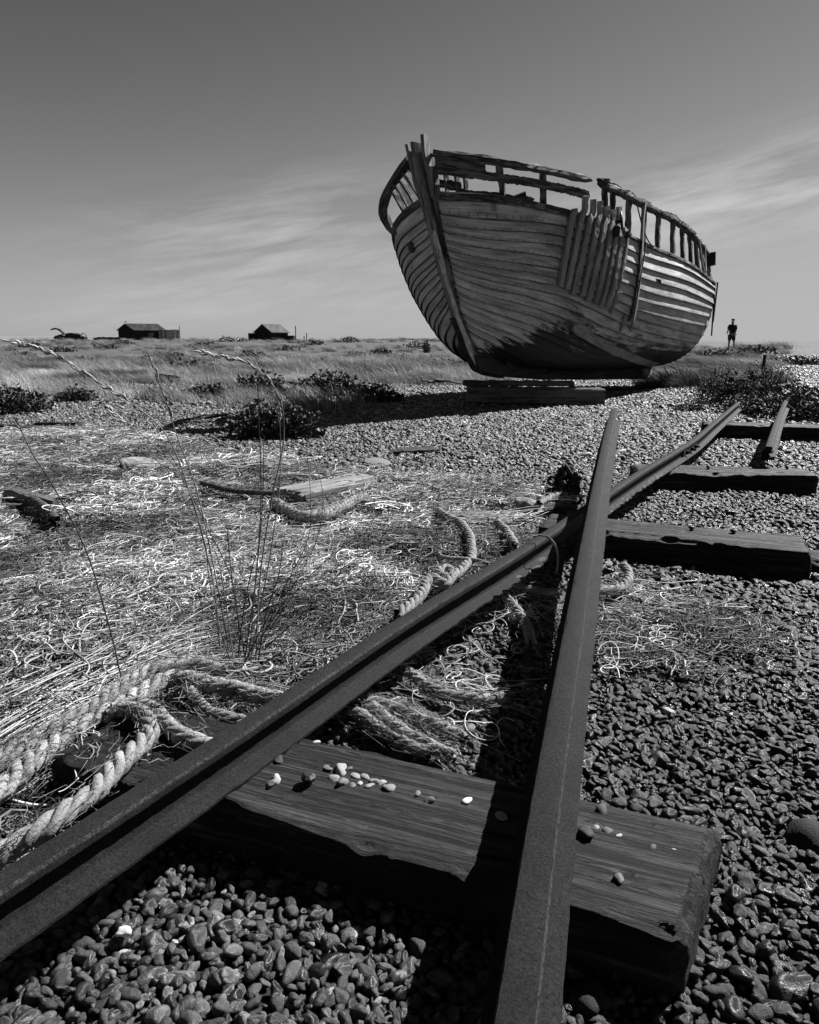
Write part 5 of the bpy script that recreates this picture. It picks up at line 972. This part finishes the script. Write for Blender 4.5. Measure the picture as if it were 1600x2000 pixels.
stalk_plant('tall_grass', b0, 'tall wind-bent grass plant with pale seed heads rooted in the net mat', [
    ([(430, 1262), (415, 1130), (370, 960), (325, 850), (260, 790), (190, 745), (110, 695), (20, 665)], 2.02, 1.75, .0022, .30, m_palestalk),
    ([(447, 1270), (420, 1120), (385, 960), (345, 850), (322, 775), (298, 705)], 2.02, 1.8, .0022, .18, m_palestalk),
    ([(500, 1290), (508, 1130), (530, 980), (553, 870), (552, 800), (535, 755), (500, 718), (450, 700), (395, 688)], 2.0, 1.75, .0022, .26, m_palestalk),
    ([(490, 1285), (525, 1100), (545, 960), (548, 860), (545, 800)], 2.05, 1.95, .0020, .05, m_palestalk),
    ([(478, 1290), (500, 1130), (510, 960), (505, 800), (504, 752)], 1.98, 1.85, .0020, 0, m_stalk),
    ([(486, 1290), (498, 1150), (512, 1000), (516, 850)], 2.0, 1.9, .0019, 0, m_stalk),
    ([(455, 1280), (430, 1110), (400, 1040), (330, 930), (230, 800), (150, 735)], 2.0, 1.7, .0017, 0, m_palestalk),
    ([(440, 1270), (410, 1140), (400, 1060), (360, 940), (290, 860), (215, 800)], 2.05, 1.8, .0016, .06, m_palestalk),
    ([(470, 1280), (455, 1140), (400, 1020), (340, 900), (310, 870)], 2.05, 1.9, .0018, 0, m_stalk),
    ([(505, 1270), (560, 1180), (610, 1120), (680, 1060), (742, 1003)], 2.0, 2.2, .0016, 0, m_stalk),
    ([(500, 1260), (570, 1150), (620, 1050), (630, 960), (604, 872)], 2.05, 2.2, .0015, 0, m_stalk),
    ([(515, 1270), (600, 1190), (640, 1150), (690, 1080)], 2.0, 2.1, .0016, 0, m_stalk),
    ([(495, 1285), (555, 1150), (602, 1050), (606, 960), (598, 870)], 2.05, 2.1, .0014, 0, m_stalk),
    ([(480, 1290), (460, 1180), (450, 1100), (445, 1040)], 2.0, 1.95, .0022, 0, m_stalk),
    ([(466, 1280), (475, 1200), (490, 1120), (505, 1070)], 2.0, 1.95, .0022, 0, m_stalk),
    ([(505, 1290), (520, 1200), (545, 1120), (552, 1060)], 2.0, 1.95, .0022, 0, m_stalk),
    ([(450, 1290), (425, 1220), (400, 1200), (385, 1150)], 2.0, 1.95, .0018, 0, m_stalk),
    ([(510, 1300), (590, 1250), (640, 1230), (700, 1200)], 1.95, 1.95, .0016, 0, m_stalk),
    ([(475, 1300), (510, 1230), (530, 1190), (536, 1130)], 1.95, 1.9, .0022, 0, m_stalk)])
stalk_plant('grass_stalk', gz(236, 1322, .03), 'single dark bent stalk standing alone at far left', [([(236, 1320), (215, 1230), (170, 1080), (110, 960), (60, 880), (35, 825)], 1.95, 1.75, .0024, .03, m_stalk)], 'stalk')
stalk_plant('grass_stalk', gz(352, 1285, .03), 'thin stalk leaning over the net mat from lower right to upper left', [([(352, 1285), (270, 1215), (185, 1150), (120, 1090)], 1.98, 2.1, .0014, 0, m_stalk)], 'stalk')
# short grass blades round the root of the plant and at the rail
rg = np.random.default_rng(3); P = []; rr = []
for q in range(170):
    x, y = rg.normal(480, 45), rg.normal(1285, 22); b_ = gz(x, y, .03); a = rg.uniform(0, 6.28); h_ = rg.uniform(.05, .22); t = np.linspace(0, 1, 7)[:, None]
    P.append(b_ + t * np.array([0, 0, h_]) + t ** 1.8 * np.array([math.cos(a), math.sin(a), -.2]) * h_ * rg.uniform(.2, 1.1)); rr.append(np.linspace(1, .2, 7) * rg.uniform(.0008, .0018))
V, Q_ = tubes(np.array(P), np.array(rr), 3); tag(mesh_np('grass_blades', V, Q_, m_stalk), kind='stuff', label='short dark grass blades round the roots of the tall grass', cat='grass')

# ================================================================== SHEDS
def shed(name, px0, px1, pg, Y, yb, ytop, yeave, lab, back):
    """gable end towards the camera from px0 to pg, long side from pg to px1, at distance Y"""
    sc_ = Y / F * 1.01; o0 = gy((px0 + pg) / 2, yb, Y); base = empty(name, tuple(o0), 0, label=lab, cat='shed'); w_ = (pg - px0) * sc_; he = (yb - yeave) * sc_; ht = (yb - ytop) * sc_; ln = (px1 - pg) * sc_
    # depth direction runs right and away
    d = np.array([ln, back, 0.]); d2 = d / np.linalg.norm(d); A = np.array([-w_ / 2, 0, -1.2]); Bp = np.array([w_ / 2, 0, -1.2]); up = np.array([0, 0, 1.])
    gable = [A, Bp, Bp + up * (he + 1.2), np.array([0, 0, ht]), A + up * (he + 1.2)]
    mb = MB(); V = gable + [g_ + d for g_ in gable]; mb.add(V, [[0, 1, 2, 3, 4], [9, 8, 7, 6, 5], [1, 6, 7, 2], [0, 4, 9, 5]]); wl = mb.build('walls', m_shed, base)
    e = 0.15; mb = MB()
    for sgn in (-1, 1):
        r0 = np.array([0, 0, ht + .03]) - d2 * e; ev = np.array([sgn * (w_ / 2 + .2), 0, he - .1]) - d2 * e; V = [r0, ev, ev + d + 2 * d2 * e, r0 + d + 2 * d2 * e]; V += [v_ + up * .08 for v_ in V]
        mb.add(V, [[0, 1, 2, 3], [4, 7, 6, 5], [0, 4, 5, 1], [1, 5, 6, 2], [2, 6, 7, 3], [3, 7, 4, 0]])
    mb.build('roof', m_roof, base); return base, w_, he, ht, d, d2
sh1, w1, he1, ht1, d1, dd1 = shed('tarred_shed', 233, 312, 263, 140, 664, 635, 646, 'black tarred shed with a ribbed roof and a plank fence at its right', 3.)
mb = MB()
for q in range(10):
    t = (q + .5) / 10; c = np.array([0, 0, ht1 + .12]) + d1 * t; e_ = np.array([w1 / 2 + .2, 0, he1 - .02]) + d1 * t; sweep(mb, np.array([c, e_]), rect(.08, .08), (0, 0, 1))
mb.build('roof_batten', m_roof, sh1)
mb = MB(); boxm(mb, np.array([w1 / 2 + .02, 0, he1 * .5]) + d1 * .52 + np.array([.1, -.1, 0]), (.9, .2, .8), 0); mb.build('window', m_fencewood, sh1)
sh2, w2, he2, ht2, d2v, dd2 = shed('tarred_hut', 499, 557, 530, 130, 665, 636, 650, 'plain black tarred hut with a lean-to, standing alone right of the fenced shed', 2.5)
mb = MB(); sc_ = 130 / F; boxm(mb, (-w2 / 2 - .5, .6, 0.2), (1.2, 2., 2.1)); boxm(mb, (w2 / 2 + d2v[0] + .35, 1.8, -.1), (1.9, 2.5, 1.9)); mb.build('lean_to', m_shed, sh2)
fe = empty('plank_fence', tuple(gy(331, 664, 141)), 0, label='grey vertical board fence joined to the black shed', cat='fence')
for q in range(15):
    mb = MB(); boxm(mb, (-1.85 + q * .265, rng.normal(0, .02), .45 + rng.normal(0, .03)), (.24, .04, 2.9)); mb.build('board', m_fencewood, fe)
mb = MB(); boxm(mb, (2.1, 0, .9), (.12, .12, 3.6)); mb.build('post', m_fencewood, fe)
mb = MB(); boxm(mb, (-2.6, .5, .5), (1.2, .3, .1)); boxm(mb, (-2.6, .5, 1.2), (1.2, .3, .1)); boxm(mb, (-2.6, .8, 0.2), (1.2, .1, 2.4)); mb.build('rack', m_shed, fe)
# gull on the roof
gb = empty('seagull', tuple(np.array(sh1.location) + np.array([0, 0, ht1 + .12])), 0, label='white gull perched on the ridge of the fenced black shed', cat='bird')
bm = bmesh.new(); bmesh.ops.create_icosphere(bm, subdivisions=3, radius=.5)
for v_ in bm.verts:
    x, y, z_ = v_.co; v_.co = Vector((x * .62, y * .22, z_ * .22 + .30 + max(0, x) ** 2 * .55 + max(0, -x) * .04))
hd_ = bmesh.ops.create_icosphere(bm, subdivisions=2, radius=.075, matrix=Matrix.Translation((.27, 0, .50)))
me = bpy.data.meshes.new('body'); bm.to_mesh(me); bm.free(); me.materials.append(m_white); ob = bpy.data.objects.new('body', me); COL.objects.link(ob); ob.parent = gb
mb = MB(); revolve(mb, [(.02, 0), (.002, .09)], (.34, 0, .50), (1, 0, -.1), 6); mb.build('beak', m_black, gb)
for q in (-.05, .05): mb = MB(); revolve(mb, [(.012, 0), (.012, .24)], (0, q, 0), (0, 0, 1), 5); mb.build('leg', m_black, gb)
# poles right of the hut
for x, yb_, yt, Y, lab in ((578, 668, 638, 125, 'tallest thin pole right of the black hut'), (599, 668, 651, 125, 'short thin pole, farther right of the black hut'), (594, 668, 657, 120, 'stub post between the two thin poles')):
    p = gy(x, yb_, Y); o = empty('pole', tuple(p), 0, label=lab, cat='pole'); mb = MB(); h_ = (yb_ - yt) * Y / F; sweep(mb, np.array([[0, 0, -1], [.05, 0, h_]]), rect(.16, .16), (0, 1, 0)); mb.build('shaft', m_fencewood, o)
p = gy(463, 665, 120); bm = bmesh.new(); bmesh.ops.create_icosphere(bm, subdivisions=3, radius=.55)
for v_ in bm.verts: v_.co *= 1 + .4 * mnoise.noise(v_.co * 2); v_.co.z *= .9
me = bpy.data.meshes.new('white_sack'); bm.to_mesh(me); bm.free(); me.materials.append(m_white); o = bpy.data.objects.new('white_sack', me); COL.objects.link(o); o.location = tuple(p); tag(o, 'bright white sack on the skyline between the sheds', 'sack')
# derelict machinery at far left
wk = empty('derelict_winch', tuple(gy(135, 662, 138)), 0, label='rusting black wreck of machinery with a raised curved arm at far left', cat='wreck'); K = 138 / F
def pxl(x, y): return np.array([(x - 135) * K, 0, (662 - y) * K])
mb = MB(); P = crom([pxl(103, 645), pxl(112, 643), pxl(120, 646), pxl(126, 652), pxl(132, 657), pxl(140, 660)], 6); sweep(mb, P, rect(.35, .55, bev=.1), (0, 1, 0), .03, np.linspace(.6, 1.5, len(P))); mb.build('arm', m_black, wk)
mb = MB(); P = crom([pxl(108, 661), pxl(120, 658), pxl(135, 655), pxl(150, 655), pxl(160, 660), pxl(168, 662)], 6); sweep(mb, P, rect(.9, .7, bev=.15), (0, 0, 1), .05); mb.build('body', m_black, wk)
mb = MB(); boxm(mb, pxl(140, 661), (5.2, 1.2, .5), 0, .05); mb.build('bed', m_black, wk)
P = np.array([pxl(163, 658) + np.array([.45 * math.cos(a), 0, .55 * math.sin(a) + .1]) for a in np.linspace(0, 6.28, 20)]); V, Q_ = tubes(P[None], np.array([.07]), 5); mesh_np('wheel', V, Q_, m_black, wk)
mb = MB(); boxm(mb, pxl(128, 655) + np.array([0, -.6, 0]), (.3, .1, .25)); mb.build('lamp', m_white, wk)
o = empty('scrap_pile', tuple(gy(212, 663, 120)), 0, label='low dark pile of scrap between the wreck and the fenced shed', cat='scrap'); mb = MB()
for q in range(9): boxm(mb, ((q - 4) * .42, rng.normal(0, .2), .1), (.9, .8, rng.uniform(.3, .6)), rng.uniform(-.5, .5), .05)
mb.build('heap', m_black, o)

# ================================================================== PERSON
pr = gy(1427, 678, 48.); gzp = float(height(pr[0], 48.)); pe = empty('person', (pr[0], 48., gzp), R(8), label='man in dark t-shirt, shorts and cap walking away on the shingle right of the boat', cat='person')
def skin(name, verts, edges, rad_, mat, parent, sub=2):
    me = bpy.data.meshes.new(name); me.from_pydata(verts, edges, []); me.materials.append(mat); o = bpy.data.objects.new(name, me); COL.objects.link(o); o.parent = parent
    md = o.modifiers.new('skin', 'SKIN'); md.use_smooth_shade = True; sv = me.skin_vertices[0].data
    for i, r_ in enumerate(rad_): sv[i].radius = (r_, r_) if isinstance(r_, float) else r_
    sv[0].use_root = True; s = o.modifiers.new('sub', 'SUBSURF'); s.levels = sub; s.render_levels = sub; return o
m_skin = simple('skin', .16, .22, 10, .6); m_shirt = simple('dark_shirt', .006, .014, 10, .9); m_shorts = simple('dark_shorts', .02, .04, 10, .9)
# local: y away from camera, x right
Vb = [(0, 0, .95), (0, 0, 1.15), (0, .0, 1.38), (0, 0, 1.50), (0, .02, 1.60), (.01, .03, 1.70), (-.10, 0, .90), (-.11, .02, .50), (-.13, .0, .10), (-.13, .11, .05), (.10, 0, .90), (.15, -.06, .52), (.09, -.22, .16), (.09, -.14, .06), (-.20, 0, 1.42), (-.27, -.02, 1.16), (-.22, .14, 1.00), (-.19, .18, .96), (.20, 0, 1.42), (.25, .02, 1.15), (.24, .08, .93), (.24, .10, .86)]
Eb = [(0, 1), (1, 2), (2, 3), (3, 4), (4, 5), (0, 6), (6, 7), (7, 8), (8, 9), (0, 10), (10, 11), (11, 12), (12, 13), (2, 14), (14, 15), (15, 16), (16, 17), (2, 18), (18, 19), (19, 20), (20, 21)]
Rb = [(.16, .12), (.15, .11), (.17, .12), .055, .085, .085, .095, .06, .04, .035, .095, .06, .04, .035, .06, .045, .033, .03, .06, .045, .033, .03]
skin('body', Vb, Eb, Rb, m_skin, pe)
skin('t_shirt', [(0, 0, .92), (0, 0, 1.12), (0, 0, 1.36), (0, 0, 1.47), (-.20, 0, 1.42), (-.27, -.01, 1.22), (.20, 0, 1.42), (.26, .01, 1.20)], [(0, 1), (1, 2), (2, 3), (2, 4), (4, 5), (2, 6), (6, 7)], [(.19, .14), (.175, .13), (.19, .14), .075, .085, .075, .085, .075], m_shirt, pe)
skin('shorts', [(0, 0, .97), (-.10, 0, .86), (-.115, .015, .56), (.10, 0, .86), (.145, -.045, .56)], [(0, 1), (1, 2), (0, 3), (3, 4)], [(.19, .145), .125, .105, .125, .105], m_shorts, pe)
bm = bmesh.new(); bmesh.ops.create_icosphere(bm, subdivisions=3, radius=.102)
for v_ in bm.verts:
    if v_.co.z < 0: v_.co.z *= .25
    v_.co.y *= 1.1
    if v_.co.x > .075 and v_.co.z < .02: v_.co.x += .05; v_.co.z = 0
me = bpy.data.meshes.new('cap'); bm.to_mesh(me); bm.free(); me.materials.append(m_shirt); o = bpy.data.objects.new('cap', me); COL.objects.link(o); o.parent = pe; o.location = (.01, .03, 1.725)
pe.scale = (1.1, 1.1, 1.12)
